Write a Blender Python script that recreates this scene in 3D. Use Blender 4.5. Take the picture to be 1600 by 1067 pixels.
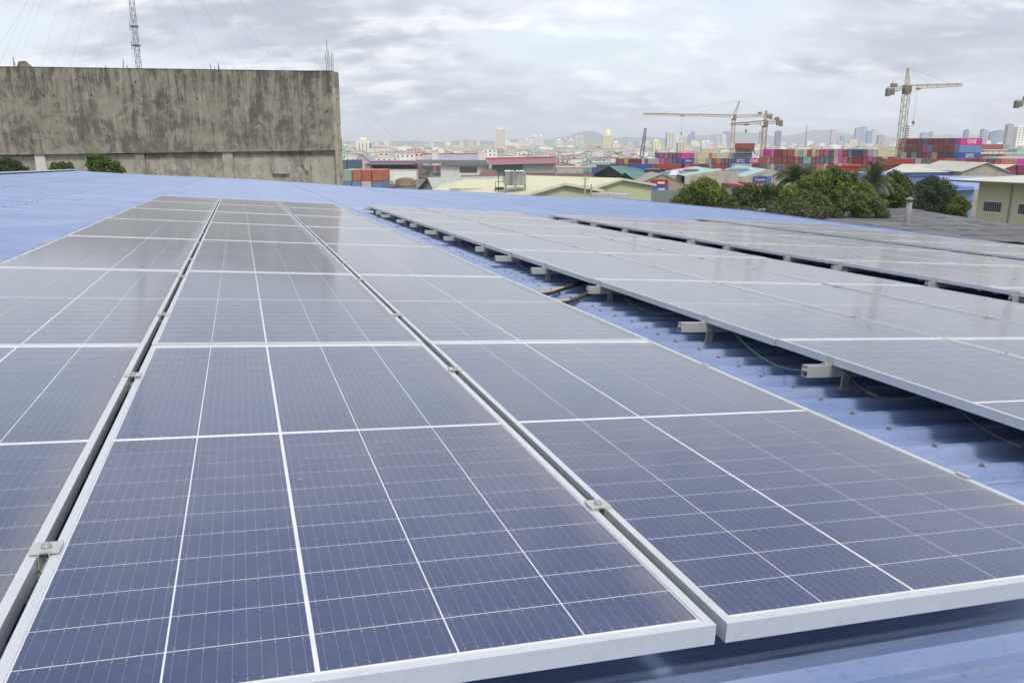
import bpy, math, random
import numpy as np
from mathutils import Vector, Matrix
random.seed(7)
rng = np.random.default_rng(11)
for _o in list(bpy.data.objects): bpy.data.objects.remove(_o)
S = bpy.context.scene
COL = S.collection

# ------------------------------------------------------------------ camera, sky, sun
F = 1243.84; PITCH = math.radians(13.9295); GZ = -18.0      # camera at the origin, ground 18 m below
cam_d = bpy.data.cameras.new('camera'); cam = bpy.data.objects.new('camera', cam_d); COL.objects.link(cam)
cam_d.sensor_width = 36; cam_d.lens = F / 1600 * 36; cam_d.clip_start = .05; cam_d.clip_end = 40000
cam.rotation_euler = (math.pi / 2 - PITCH, 0, 0); S.camera = cam
S.view_settings.view_transform = 'Standard'; S.view_settings.look = 'None'
S.view_settings.exposure = 0.47; S.view_settings.gamma = 1; S.view_settings.use_curve_mapping = False
SUN_EL = math.radians(50); SUN_AZ = math.radians(152)
sd = Vector((math.sin(SUN_AZ) * math.cos(SUN_EL), math.cos(SUN_AZ) * math.cos(SUN_EL), math.sin(SUN_EL)))
sun_d = bpy.data.lights.new('sun', 'SUN'); sun = bpy.data.objects.new('sun', sun_d); COL.objects.link(sun)
sun_d.energy = 1.5; sun_d.angle = math.radians(12); sun_d.color = (1, .96, .9)
sun.rotation_euler = sd.to_track_quat('Z', 'Y').to_euler(); sun.location = (-30, -30, 60)
W = bpy.data.worlds.new('World'); S.world = W; W.use_nodes = True
wn = W.node_tree.nodes; wl = W.node_tree.links; wn.clear()

class NT:
    """tiny helper to write node trees"""
    def __init__(s, tree): s.t = tree; s.n = tree.nodes; s.l = tree.links
    def node(s, typ, **kw):
        n = s.n.new(typ)
        for k, v in kw.items(): setattr(n, k, v)
        return n
    def put(s, sock, v):
        if hasattr(v, 'is_linked') or isinstance(v, bpy.types.NodeSocket): s.l.new(v, sock)
        else: sock.default_value = v
    def math(s, op, a, b=0., c=None, clamp=False):
        n = s.node('ShaderNodeMath', operation=op, use_clamp=clamp); s.put(n.inputs[0], a); s.put(n.inputs[1], b)
        if c is not None: s.put(n.inputs[2], c)
        return n.outputs[0]
    def vmath(s, op, a, b):
        n = s.node('ShaderNodeVectorMath', operation=op); s.put(n.inputs[0], a); s.put(n.inputs[1], b); return n.outputs[0]
    def noise(s, vec, scale=1., detail=4., rough=.55, dist=0.):
        n = s.node('ShaderNodeTexNoise'); s.l.new(vec, n.inputs['Vector']); n.inputs['Scale'].default_value = scale
        n.inputs['Detail'].default_value = detail; n.inputs['Roughness'].default_value = rough; n.inputs['Distortion'].default_value = dist
        return n.outputs['Fac']
    def ramp(s, v, lo, hi, a=0., b=1., smooth=True):
        n = s.node('ShaderNodeMapRange'); n.interpolation_type = 'SMOOTHSTEP' if smooth else 'LINEAR'
        s.put(n.inputs[0], v); n.inputs[1].default_value = lo; n.inputs[2].default_value = hi; n.inputs[3].default_value = a; n.inputs[4].default_value = b
        return n.outputs[0]
    def mix(s, f, a, b):
        n = s.node('ShaderNodeMix', data_type='RGBA'); s.put(n.inputs[0], f)
        s.put(n.inputs[6], (*a, 1) if isinstance(a, tuple) and len(a) == 3 else a)
        s.put(n.inputs[7], (*b, 1) if isinstance(b, tuple) and len(b) == 3 else b); return n.outputs[2]
    def scale(s, vec, xyz, loc=(0, 0, 0), rot=(0, 0, 0)):
        n = s.node('ShaderNodeMapping'); s.l.new(vec, n.inputs[0]); n.inputs[3].default_value = xyz; n.inputs[1].default_value = loc; n.inputs[2].default_value = rot
        return n.outputs[0]

t = NT(W.node_tree)
sky = t.node('ShaderNodeTexSky', sky_type='NISHITA', sun_disc=False); sky.sun_elevation = SUN_EL; sky.sun_rotation = SUN_AZ
sky.air_density = 1.2; sky.dust_density = 2.5
gen = t.node('ShaderNodeTexCoord').outputs['Generated']
sep = t.node('ShaderNodeSeparateXYZ'); wl.new(gen, sep.inputs[0])
zc = t.math('MAXIMUM', sep.outputs[2], 0.0)
zz = t.math('ADD', zc, .30)
comb = t.node('ShaderNodeCombineXYZ'); wl.new(t.math('DIVIDE', sep.outputs[0], zz), comb.inputs[0]); wl.new(t.math('DIVIDE', sep.outputs[1], zz), comb.inputs[1])
cv = comb.outputs[0]
big = t.noise(t.scale(cv, (.66, .85, 1), (4.6, 1.7, 0), (0, 0, .35)), 1.0, 7, .52, .25)
med = t.noise(t.scale(cv, (1.7, 2.4, 1), (1.3, 4.2, 0), (0, 0, .3)), 1.0, 8, .58, .3)
fine_ = t.noise(t.scale(cv, (6.5, 10., 1), (0, 2.0, 0)), 1.0, 6, .58, .2)
dens = t.math('ADD', t.math('MULTIPLY', big, .62), t.math('MULTIPLY', med, .38))
grey = t.mix(t.ramp(dens, .43, .585), (.64, .69, .77), (.39, .425, .50))       # thin bright cloud to thick grey cloud
grey = t.mix(t.math('MULTIPLY', t.ramp(t.math('ADD', t.math('MULTIPLY', med, .6), t.math('MULTIPLY', fine_, .4)), .47, .64), .75), grey, (.84, .86, .88))
haz = t.mix(t.ramp(zc, .0, .10), (.56, .62, .73), grey)                           # paler, bluer towards the horizon
haz = t.mix(t.ramp(zc, .0, .07, .35, 1), haz, grey)
bgc = t.node('ShaderNodeBackground'); wl.new(haz, bgc.inputs[0]); bgc.inputs[1].default_value = 1.0
bgs = t.node('ShaderNodeBackground'); wl.new(sky.outputs[0], bgs.inputs[0]); bgs.inputs[1].default_value = .14
mx = t.node('ShaderNodeMixShader'); wl.new(t.ramp(dens, .38, .50, .50, 1), mx.inputs[0]); wl.new(bgs.outputs[0], mx.inputs[1]); wl.new(bgc.outputs[0], mx.inputs[2])
wo = t.node('ShaderNodeOutputWorld'); wl.new(mx.outputs[0], wo.inputs[0])
S.render.engine = 'CYCLES'
S.cycles.volume_bounces = 2; S.cycles.max_bounces = 6; S.cycles.transparent_max_bounces = 8

# ------------------------------------------------------------------ helpers
def px(x, y, d):
    """point seen at photo pixel x, y at distance d (metres) ahead of the camera"""
    a = -(y - 533.5) / F; c, s_ = math.cos(PITCH), math.sin(PITCH)
    r = Vector(((x - 800) / F, c + a * s_, -s_ + a * c)); return r * (d / r.y)
def X(x, d, y=240): return px(x, y, d).x
def Z(y, d): return px(800, y, d).z
MATS = {}
def srgb(h):
    h = h.lstrip('#'); v = [int(h[i:i + 2], 16) / 255 for i in (0, 2, 4)]
    return tuple(c / 12.92 if c <= .04045 else ((c + .055) / 1.055) ** 2.4 for c in v)
def newmat(name):
    m = bpy.data.materials.new(name); m.use_nodes = True; m.node_tree.nodes.clear(); q = NT(m.node_tree)
    o = q.node('ShaderNodeOutputMaterial'); b = q.node('ShaderNodeBsdfPrincipled'); q.l.new(b.outputs[0], o.inputs[0]); return m, q, b, o
def weather(name, col, rough=.7, var=.25, scale=1.5, dirt=(.12, .10, .08), dirt_amt=.35, streak=True, metal=0., fine=30., bump=0.):
    """painted / cast surface with blotches, runs and grain"""
    if name in MATS: return MATS[name]
    m, q, b, o = newmat(name)
    pos = q.node('ShaderNodeNewGeometry').outputs['Position']
    n1 = q.noise(pos, scale, 6, .6, .4); n2 = q.noise(pos, fine, 3, .6)
    st = q.noise(q.scale(pos, (1, 1, .08)) if streak else pos, scale * 2.5, 5, .65)
    f = q.math('MULTIPLY', q.ramp(q.math('ADD', q.math('MULTIPLY', n1, .5), q.math('MULTIPLY', st, .5)), .46, .68), dirt_amt)
    oi = q.node('ShaderNodeObjectInfo').outputs['Random']
    hv = q.node('ShaderNodeHueSaturation'); hv.inputs['Color'].default_value = (*col, 1)
    q.l.new(q.math('ADD', q.math('ADD', 1 - var, q.math('MULTIPLY', n2, var)), q.math('MULTIPLY', q.math('ADD', oi, -.2), var)), hv.inputs['Value'])
    q.l.new(q.mix(f, hv.outputs[0], dirt), b.inputs['Base Color']); b.inputs['Roughness'].default_value = rough; b.inputs['Metallic'].default_value = metal
    if bump:
        bp = q.node('ShaderNodeBump'); bp.inputs['Strength'].default_value = bump; bp.inputs['Distance'].default_value = .02; q.l.new(n1, bp.inputs['Height']); q.l.new(bp.outputs[0], b.inputs['Normal'])
    MATS[name] = m; return m
def paint(hexc, rough=.6, **k):
    nm = 'paint_' + hexc.lstrip('#') + ('' if not k else '_' + '_'.join(str(v) for v in k.values() if not isinstance(v, tuple)))
    return weather(nm, tuple(c * .95 for c in srgb(hexc)), rough, **{**dict(var=.2, scale=.5, dirt_amt=.3, fine=4.), **k})

def tag(o, label=None, cat=None, group=None, kind=None):
    if label: o['label'] = label
    if cat: o['category'] = cat
    if group: o['group'] = group
    if kind: o['kind'] = kind
    return o
def empty(name, loc=(0, 0, 0), rz=0., label=None, cat=None, group=None, kind=None, parent=None):
    o = bpy.data.objects.new(name, None); COL.objects.link(o); o.location = loc; o.rotation_euler = (0, 0, rz); o.empty_display_size = .2
    if parent: o.parent = parent
    return tag(o, label, cat, group, kind)
class MB:
    """collects shapes and links them as one mesh object"""
    def __init__(s): s.v = []; s.f = []; s.m = []; s.uv = None
    def face(s, pts, mi=0):
        i = len(s.v); s.v += [tuple(p) for p in pts]; s.f.append(tuple(range(i, i + len(pts)))); s.m.append(mi); return s
    def box(s, x0, x1, y0, y1, z0, z1, mi=0, top=None):
        i = len(s.v); s.v += [(x0, y0, z0), (x1, y0, z0), (x1, y1, z0), (x0, y1, z0), (x0, y0, z1), (x1, y0, z1), (x1, y1, z1), (x0, y1, z1)]
        for k, q in enumerate(((0, 3, 2, 1), (4, 5, 6, 7), (0, 1, 5, 4), (1, 2, 6, 5), (2, 3, 7, 6), (3, 0, 4, 7))):
            s.f.append(tuple(i + j for j in q)); s.m.append(top if (top is not None and k == 1) else mi)
        return s
    def prism(s, poly, ax, a0, a1, mi=0):
        """poly (2D) extruded along axis ax from a0 to a1; ax 'x': poly=(y,z), 'y': poly=(x,z), 'z': poly=(x,y)"""
        def P(p, a): return {'x': (a, p[0], p[1]), 'y': (p[0], a, p[1]), 'z': (p[0], p[1], a)}[ax]
        n = len(poly); i = len(s.v); s.v += [P(p, a0) for p in poly] + [P(p, a1) for p in poly]
        s.f.append(tuple(i + k for k in range(n))[::-1]); s.f.append(tuple(i + n + k for k in range(n))); s.m += [mi, mi]
        for k in range(n): s.f.append((i + k, i + (k + 1) % n, i + n + (k + 1) % n, i + n + k)); s.m.append(mi)
        return s
    def bar(s, p, q, r=.02, n=6, r2=None, mi=0, cap=True):
        p = Vector(p); q = Vector(q); d = (q - p)
        if d.length < 1e-6: return s
        d.normalize(); a = d.orthogonal().normalized(); b = d.cross(a); r2 = r if r2 is None else r2; i = len(s.v)
        for c, rr in ((p, r), (q, r2)):
            for k in range(n):
                t_ = 2 * math.pi * k / n + math.pi / n; s.v.append(tuple(c + a * math.cos(t_) * rr + b * math.sin(t_) * rr))
        for k in range(n): s.f.append((i + k, i + (k + 1) % n, i + n + (k + 1) % n, i + n + k)); s.m.append(mi)
        if cap: s.f.append(tuple(i + k for k in range(n))[::-1]); s.f.append(tuple(i + n + k for k in range(n))); s.m += [mi, mi]
        return s
    def tube(s, pts, r=.01, n=6, mi=0):
        pts = [Vector(p) for p in pts]; i = len(s.v); ref = None
        for k, p in enumerate(pts):
            d = (pts[min(k + 1, len(pts) - 1)] - pts[max(k - 1, 0)]).normalized()
            ref = d.orthogonal().normalized() if ref is None else (ref - d * ref.dot(d)).normalized(); b = d.cross(ref)
            rr = r[k] if isinstance(r, (list, tuple)) else r
            for j in range(n):
                t_ = 2 * math.pi * j / n; s.v.append(tuple(p + ref * math.cos(t_) * rr + b * math.sin(t_) * rr))
        for k in range(len(pts) - 1):
            for j in range(n): s.f.append((i + k * n + j, i + k * n + (j + 1) % n, i + (k + 1) * n + (j + 1) % n, i + (k + 1) * n + j)); s.m.append(mi)
        s.f.append(tuple(i + j for j in range(n))[::-1]); s.f.append(tuple(i + (len(pts) - 1) * n + j for j in range(n))); s.m += [mi, mi]
        return s
    def lathe(s, prof, c=(0, 0), n=20, mi=0):
        i = len(s.v)
        for r, z in prof:
            for k in range(n): s.v.append((c[0] + r * math.cos(2 * math.pi * k / n), c[1] + r * math.sin(2 * math.pi * k / n), z))
        for j in range(len(prof) - 1):
            for k in range(n): s.f.append((i + j * n + k, i + j * n + (k + 1) % n, i + (j + 1) * n + (k + 1) % n, i + (j + 1) * n + k)); s.m.append(mi)
        return s
    def mesh(s, name, mats, smooth=False):
        me = bpy.data.meshes.new(name); me.from_pydata(s.v, [], s.f)
        for m in (mats if isinstance(mats, (list, tuple)) else [mats]): me.materials.append(m)
        if len(me.materials) > 1: me.polygons.foreach_set('material_index', s.m)
        if smooth: me.polygons.foreach_set('use_smooth', [True] * len(me.polygons))
        me.update(); return me
    def build(s, name, mats, parent=None, smooth=False, **k):
        return obj(name, s.mesh(name, mats, smooth), parent, **k)
def obj(name, me, parent=None, loc=None, rz=None, **k):
    o = bpy.data.objects.new(name, me); COL.objects.link(o)
    if parent: o.parent = parent
    if loc is not None: o.location = loc
    if rz is not None: o.rotation_euler = (0, 0, rz)
    return tag(o, **k)

# ------------------------------------------------------------------ materials of the roof and the modules
def mat_cell():
    m, q, b, o = newmat('solar_cell')
    uv = q.node('ShaderNodeUVMap'); uv.uv_map = 'cell'
    sp = q.node('ShaderNodeSeparateXYZ'); q.l.new(uv.outputs[0], sp.inputs[0])
    pos = q.node('ShaderNodeNewGeometry').outputs['Position']
    ob = q.node('ShaderNodeTexCoord').outputs['Object']; so = q.node('ShaderNodeSeparateXYZ'); q.l.new(ob, so.inputs[0])
    bx = q.math('ABSOLUTE', q.math('SUBTRACT', q.math('FRACT', q.math('MULTIPLY', sp.outputs[0], 10.)), .5))     # ten busbars per cell
    bar = q.ramp(bx, .018, .045, 1, 0)
    pad = q.math('MULTIPLY', q.ramp(bx, .05, .08, 1, 0), q.ramp(q.math('ABSOLUTE', q.math('SUBTRACT', q.math('ABSOLUTE', q.math('SUBTRACT', sp.outputs[1], .5)), .44)), .015, .03, 1, 0))
    fing = q.math('ABSOLUTE', q.math('SUBTRACT', q.math('FRACT', q.math('MULTIPLY', sp.outputs[1], 36.)), .5))
    n1 = q.noise(pos, 3.2, 6, .65, .6); n2 = q.noise(pos, 60, 4, .7); n3 = q.noise(pos, 420, 3, .7); n4 = q.noise(pos, .9, 3, .5)
    rnd = q.node('ShaderNodeObjectInfo').outputs['Random']
    c = q.mix(q.ramp(n4, .35, .65), (.006, .020, .105), (.011, .024, .09))
    c = q.mix(q.math('MULTIPLY', q.ramp(rnd, 0, 1), .35), c, (.006, .020, .11))
    c = q.mix(q.math('MULTIPLY', q.ramp(fing, .30, .46), .10), c, (.22, .23, .30))
    c = q.mix(q.math('MULTIPLY', bar, .26), c, (.30, .32, .42)); c = q.mix(q.math('MULTIPLY', pad, .30), c, (.45, .47, .55))
    dust = q.math('ADD', q.math('ADD', .055, q.math('MULTIPLY', q.ramp(n1, .30, .80), .06)), q.math('MULTIPLY', q.ramp(n2, .45, .75), .045))
    c = q.mix(dust, c, (.42, .42, .42))
    wm = q.noise(q.scale(pos, (1.3, 6.5, 1), rot=(0, 0, -1.24)), 1.5, 7, .7, .4); c = q.mix(q.math('MULTIPLY', q.ramp(wm, .54, .78), .07), c, (.38, .375, .36))
    vo = q.node('ShaderNodeTexVoronoi'); vo.inputs['Scale'].default_value = 2.3; q.l.new(pos, vo.inputs['Vector']); dn = q.math('ADD', vo.outputs['Distance'], q.math('MULTIPLY', q.math('SUBTRACT', n2, .5), .02)); c = q.mix(q.math('MULTIPLY', q.ramp(dn, .010, .022, 1, 0), .5), c, (.55, .54, .50))
    spk = q.ramp(n3, .74, .79); c = q.mix(q.math('MULTIPLY', spk, .35), c, (.5, .5, .48))
    # grime settled along the low (right) frame and the far corners of each module
    g = q.math('MULTIPLY', q.ramp(so.outputs[0], .945, 1.04), q.ramp(n1, .25, .6, .45, 1))
    g2 = q.math('MULTIPLY', q.ramp(so.outputs[1], 2.06, 2.20), q.ramp(so.outputs[0], .90, 1.05))
    c = q.mix(q.math('MULTIPLY', q.math('MAXIMUM', q.math('MULTIPLY', g, .42), g2), .8, clamp=True), c, (.33, .315, .27))
    q.l.new(c, b.inputs['Base Color'])
    q.l.new(q.math('ADD', q.math('ADD', .055, q.math('MULTIPLY', n1, .09)), q.math('MULTIPLY', g, .3)), b.inputs['Roughness'])
    b.inputs['IOR'].default_value = 1.52; b.inputs['Sheen Weight'].default_value = .60; b.inputs['Sheen Roughness'].default_value = .30; b.inputs['Sheen Tint'].default_value = (1, .98, .93, 1)
    bp = q.node('ShaderNodeBump'); bp.inputs['Strength'].default_value = .05; bp.inputs['Distance'].default_value = .001; q.l.new(n2, bp.inputs['Height']); q.l.new(bp.outputs[0], b.inputs['Normal'])
    return m
def mat_backsheet():
    m, q, b, o = newmat('white_backsheet'); pos = q.node('ShaderNodeNewGeometry').outputs['Position']
    ob = q.node('ShaderNodeTexCoord').outputs['Object']; so = q.node('ShaderNodeSeparateXYZ'); q.l.new(ob, so.inputs[0])
    q.l.new(q.mix(q.ramp(q.noise(pos, 6, 5), .4, .75), (.74, .75, .78), (.60, .60, .60)), b.inputs['Base Color']); b.inputs['Roughness'].default_value = .15
    return m
def mat_alu(name='anodised_aluminium', c=(.62, .63, .65), r=.38, metal=.55):
    m, q, b, o = newmat(name); pos = q.node('ShaderNodeNewGeometry').outputs['Position']
    n = q.noise(pos, 25, 5, .65); n2 = q.noise(pos, 140, 3, .6)
    c1 = q.mix(q.math('MULTIPLY', q.ramp(n, .50, .78), .28), c, (.40, .39, .35)); c1 = q.mix(q.math('MULTIPLY', q.ramp(n2, .64, .74), .3), c1, (.22, .21, .19))
    q.l.new(c1, b.inputs['Base Color']); b.inputs['Metallic'].default_value = metal; b.inputs['Roughness'].default_value = r
    return m
def mat_roof():
    m, q, b, o = newmat('blue_roof_paint'); pos = q.node('ShaderNodeNewGeometry').outputs['Position']
    rnd = q.node('ShaderNodeObjectInfo').outputs['Random']
    ob = q.node('ShaderNodeTexCoord').outputs['Object']
    n1 = q.noise(pos, 1.1, 7, .65, .5); n2 = q.noise(q.scale(ob, (.6, 9, 1)), 2.2, 6, .65, .2); n3 = q.noise(pos, 45, 4, .7); n4 = q.noise(q.scale(ob, (1.2, 24, 1)), 1.0, 4, .6)
    c = q.mix(q.ramp(n1, .35, .7), (.19, .26, .435), (.27, .335, .50))
    c = q.mix(q.math('MULTIPLY', q.ramp(n2, .48, .72), .45), c, (.43, .47, .58))
    c = q.mix(q.math('MULTIPLY', q.ramp(rnd, .0, 1.), .25), c, (.14, .21, .42))
    c = q.mix(q.math('MULTIPLY', q.ramp(n3, .55, .75), .45), c, (.10, .12, .20))
    c = q.mix(q.math('MULTIPLY', q.ramp(n4, .66, .72), .6), c, (.12, .12, .14))
    q.l.new(c, b.inputs['Base Color']); q.l.new(q.math('ADD', .34, q.math('MULTIPLY', n1, .22)), b.inputs['Roughness'])
    bp = q.node('ShaderNodeBump'); bp.inputs['Strength'].default_value = .25; bp.inputs['Distance'].default_value = .004; q.l.new(n1, bp.inputs['Height']); q.l.new(bp.outputs[0], b.inputs['Normal'])
    return m
CELL = mat_cell(); SHEET = mat_backsheet(); ALU = mat_alu('anodised_aluminium', (.66, .67, .68), .32, .4); RAIL = mat_alu('rail_aluminium', (.58, .58, .55), .38, .5); STEEL = mat_alu('galvanised_steel', (.40, .40, .39), .5, .6)
ROOF = mat_roof()
BLACK = weather('black_rubber', (.03, .03, .03), .5, .3); DARK = weather('dark_void', (.02, .02, .022), .8, .2)
YEL = weather('yellow_highlight', (.50, .40, .13), .5, .1); GREENW = weather('green_wire', (.03, .18, .12), .5, .1)

# ------------------------------------------------------------------ roof frame: u across, v away, w up from the module glass
U = Vector((.9461202, .3158852, -.0712259)); V = Vector((-.3180696, .9478245, -.0214584)); N = Vector((.0607313, .0429570, .9972293)); O = Vector((-.6604503, .8208183, -.6887203))
def RF(u=0, v=0, w=0):
    m = Matrix.Identity(4)
    for i in range(3): m[i][0] = U[i]; m[i][1] = V[i]; m[i][2] = N[i]; m[i][3] = O[i] + U[i] * u + V[i] * v + N[i] * w
    return m
def sag(u, v):
    s_ = min(1, max(0, (u - 16.2) / 5.8)); s_ = s_ * s_ * (3 - 2 * s_)
    g = -.19 + .34 * min(1, max(0, (v - 14) / 16)); return s_ * g + .03 * math.sin(u * .5 + 1) * min(1, max(0, (v - 18) / 8))
RIB = .034; RW = -.188                                       # valley of the roof sheet, below the glass
UL, UR, V0, V1 = -7.3, 22.0, -4.0, 44.0
roof = empty('roof', (0, 0, 0), kind='structure'); roof.matrix_world = RF()
nU, nV = 5, 60; du = (UR - UL) / nU; dv = (V1 - V0) / nV; PR = dv / 4
for i in range(nU):
    for j in range(nV):
        ua, ub = UL + i * du - (.12 if i else 0), UL + (i + 1) * du; va = V0 + j * dv
        m_ = MB(); segs = 10; us = [ua + (ub - ua) * k / segs for k in range(segs + 1)]
        prof = []
        for r in range(4):
            b0 = r * PR; prof += [(b0, 0), (b0 + .030, 0), (b0 + .046, RIB), (b0 + .086, RIB), (b0 + .106, 0), (b0 + .142, 0), (b0 + .148, .007), (b0 + .156, .007), (b0 + .162, 0)]
        prof += [(dv - .001, 0), (dv + .030, .002), (dv + .046, RIB + .0025)] if j < nV - 1 else [(dv, 0)]
        lift = .004 * (i % 2) + .004 * random.random()
        for (p0, z0), (p1, z1) in zip(prof, prof[1:]):
            for a_, b_ in zip(us, us[1:]):
                m_.face([(a_ - ua, p0, RW + z0 + lift + sag(a_, va + p0)), (b_ - ua, p0, RW + z0 + lift + sag(b_, va + p0)), (b_ - ua, p1, RW + z1 + lift + sag(b_, va + p1)), (a_ - ua, p1, RW + z1 + lift + sag(a_, va + p1))])
        o = m_.build('roof_sheet', ROOF, roof, loc=(ua, va, 0))
# building that carries the roof
WALLM = weather('painted_block_wall', (.42, .42, .40), .8, .2)
def rp(u, v, w): return O + U * u + V * v + N * w
wb = MB()
cs = [rp(UL + .3, V0 + .2, RW - .45), rp(UR - .3, V0 + .2, RW - .9), rp(UR - .3, V1 - .3, RW - .45), rp(UL + .3, V1 - .3, RW - .45)]
for a_, b_ in zip(cs, cs[1:] + cs[:1]): wb.face([(a_.x, a_.y, GZ), (b_.x, b_.y, GZ), tuple(b_), tuple(a_)])
wb.face([tuple(c) for c in cs])
wb.build('warehouse_walls', WALLM, label='block walls of the warehouse under the blue roof that carries the solar arrays', cat='warehouse')
# eave trim, gutters and flashing of the blue roof
TRIM = weather('blue_violet_trim', (.13, .15, .34), .5, .25)
tr = MB(); vv = [V0 + (V1 - V0) * k / 48 for k in range(49)]
for a_, b_ in zip(vv, vv[1:]):
    for (x0, z0, x1, z1) in ((-.10, .045, .16, .05), (.16, .05, .17, -.22), (.17, -.22, .02, -.24)):
        tr.face([(UR + x0, a_, RW + z0 + sag(UR, a_)), (UR + x1, a_, RW + z1 + sag(UR, a_)), (UR + x1, b_, RW + z1 + sag(UR, b_)), (UR + x0, b_, RW + z0 + sag(UR, b_))])
tr.build('eave_trim', TRIM, roof)
fl = MB(); fl.box(UL - .14, UL - .02, V0, V1 + .1, RW - .16, RW + .075); fl.box(UL - .02, UL + .16, V0, V1 + .1, RW + .066, RW + .075)
fl.build('edge_flashing', weather('grey_flashing', (.58, .60, .63), .5, .25), roof)
ft = MB()
for k in range(30):
    a_, b_ = UL + (UR - UL) * k / 30, UL + (UR - UL) * (k + 1) / 30
    for (p0, z0, p1, z1) in ((-.22, .031, 0, .036), (0, .036, .02, -.2)):
        ft.face([(a_, V1 + p0, RW + z0 + sag(a_, V1)), (b_, V1 + p0, RW + z0 + sag(b_, V1)), (b_, V1 + p1, RW + z1 + sag(b_, V1)), (a_, V1 + p1, RW + z1 + sag(a_, V1))])
ft.build('ridge_flashing', ROOF, roof)

# ------------------------------------------------------------------ solar modules
MW, ML, PU, PV = 1.052, 2.229, 1.073, 2.234
LIP = .0165
cols = [(LIP + .003, .2107), (.2137, .4138), (.4212, .6216), (.6246, .8263), (.8293, MW - LIP - .003)]
def rowsv():
    r = []
    c0, c1 = .026, 1.0975; h = (c1 - c0) / 11
    for k in range(11): r.append((c0 + k * h + .0013, c0 + (k + 1) * h - .0013))
    c0, c1 = 1.1135, 2.190; h = (c1 - c0) / 11
    for k in range(11): r.append((c0 + k * h + .0013, c0 + (k + 1) * h - .0013))
    return r
rws = rowsv()
def with_uv(me, uvs):
    l = me.uv_layers.new(name='cell'); l.data.foreach_set('uv', np.array(uvs, 'f').ravel()); return me
def quad_uv(faces): return [uv for f in faces for uv in f]
CELLW = .0
def cell_mesh(a, b, c, d):
    z0, z1 = -.0031, -.0026; v = [(a, c, z0), (b, c, z0), (b, d, z0), (a, d, z0), (a, c, z1), (b, c, z1), (b, d, z1), (a, d, z1)]
    f = [(4, 5, 6, 7), (0, 1, 5, 4), (1, 2, 6, 5), (2, 3, 7, 6), (3, 0, 4, 7)]
    me = bpy.data.meshes.new('cell'); me.from_pydata(v, [], f); me.materials.append(CELL)
    return with_uv(me, [(0, 0), (1, 0), (1, 1), (0, 1)] + [(.05, .25)] * 16)
def variant(flip):
    cc = [(MW - b, MW - a) for a, b in cols] if flip else cols
    single = [cell_mesh(a, b, c, d) for (c, d) in rws for (a, b) in cc]
    g = MB(); uv = []
    for (c, d) in rws:
        for (a, b) in cc: g.face([(a, c, -.0026), (b, c, -.0026), (b, d, -.0026), (a, d, -.0026)]); uv += [(0, 0), (1, 0), (1, 1), (0, 1)]
    return single, with_uv(g.mesh('cells', CELL), uv)
VAR = {False: variant(False), True: variant(True)}
sh = MB(); sh.box(LIP - .004, MW - LIP + .004, LIP - .004, ML - LIP + .004, -.0075, -.0032); SHM = sh.mesh('laminate', SHEET)
fr = MB(); L2, HF = LIP, .035
def frame_side(pts):      # pts: outer a, outer b, inner b, inner a (top lip, mitred corners)
    a, b, c, d = pts
    fr.face([(*a, 0), (*b, 0), (*c, 0), (*d, 0)]); fr.face([(*d, 0), (*c, 0), (*c, -.008), (*d, -.008)])
    fr.face([(*b, 0), (*a, 0), (*a, -HF), (*b, -HF)]); 
    n = (Vector(d) - Vector(a)).normalized(); 
    def ins(p, t_): return (p[0] + (MW / 2 - p[0]) / (MW / 2) * 0 + (t_ if p[0] < MW / 2 else -t_), p[1] + (t_ if p[1] < ML / 2 else -t_))
    a2, b2 = ins(a, .028), ins(b, .028); a3, b3 = ins(a, .0022), ins(b, .0022)
    fr.face([(*a, -HF), (*b, -HF), (*b2, -HF), (*a2, -HF)]); fr.face([(*a3, -HF + .0015), (*b3, -HF + .0015), (*b3, -.008), (*a3, -.008)])
e_ = .0
frame_side([(0, 0), (MW, 0), (MW - L2, L2), (L2, L2)]); frame_side([(MW, 0), (MW, ML), (MW - L2, ML - L2), (MW - L2, L2)])
frame_side([(MW, ML), (0, ML), (L2, ML - L2), (MW - L2, ML - L2)]); frame_side([(0, ML), (0, 0), (L2, L2), (L2, ML - L2)])
FRM = fr.mesh('frame', ALU)
# mid clamp: bridges two frames, with an open channel below and a socket bolt
cl = MB(); g_ = PU - MW
cl.box(-.024, .024, -.021, .021, .0012, .0048)
cl.box(-g_ / 2 + .001, -g_ / 2 + .003, -.024, .024, -.028, .0011); cl.box(g_ / 2 - .003, g_ / 2 - .001, -.024, .024, -.028, .0011); cl.box(-g_ / 2 + .004, g_ / 2 - .004, -.026, .026, -.031, -.0285)
CLM = cl.mesh('clamp', RAIL)
bo = MB(); bo.lathe([(.0, .0064), (.0035, .0064), (.0035, .0100), (.0078, .0100), (.0085, .0086), (.0085, .0053)], n=14); BOM = bo.mesh('clamp_bolt', STEEL, True)
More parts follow.
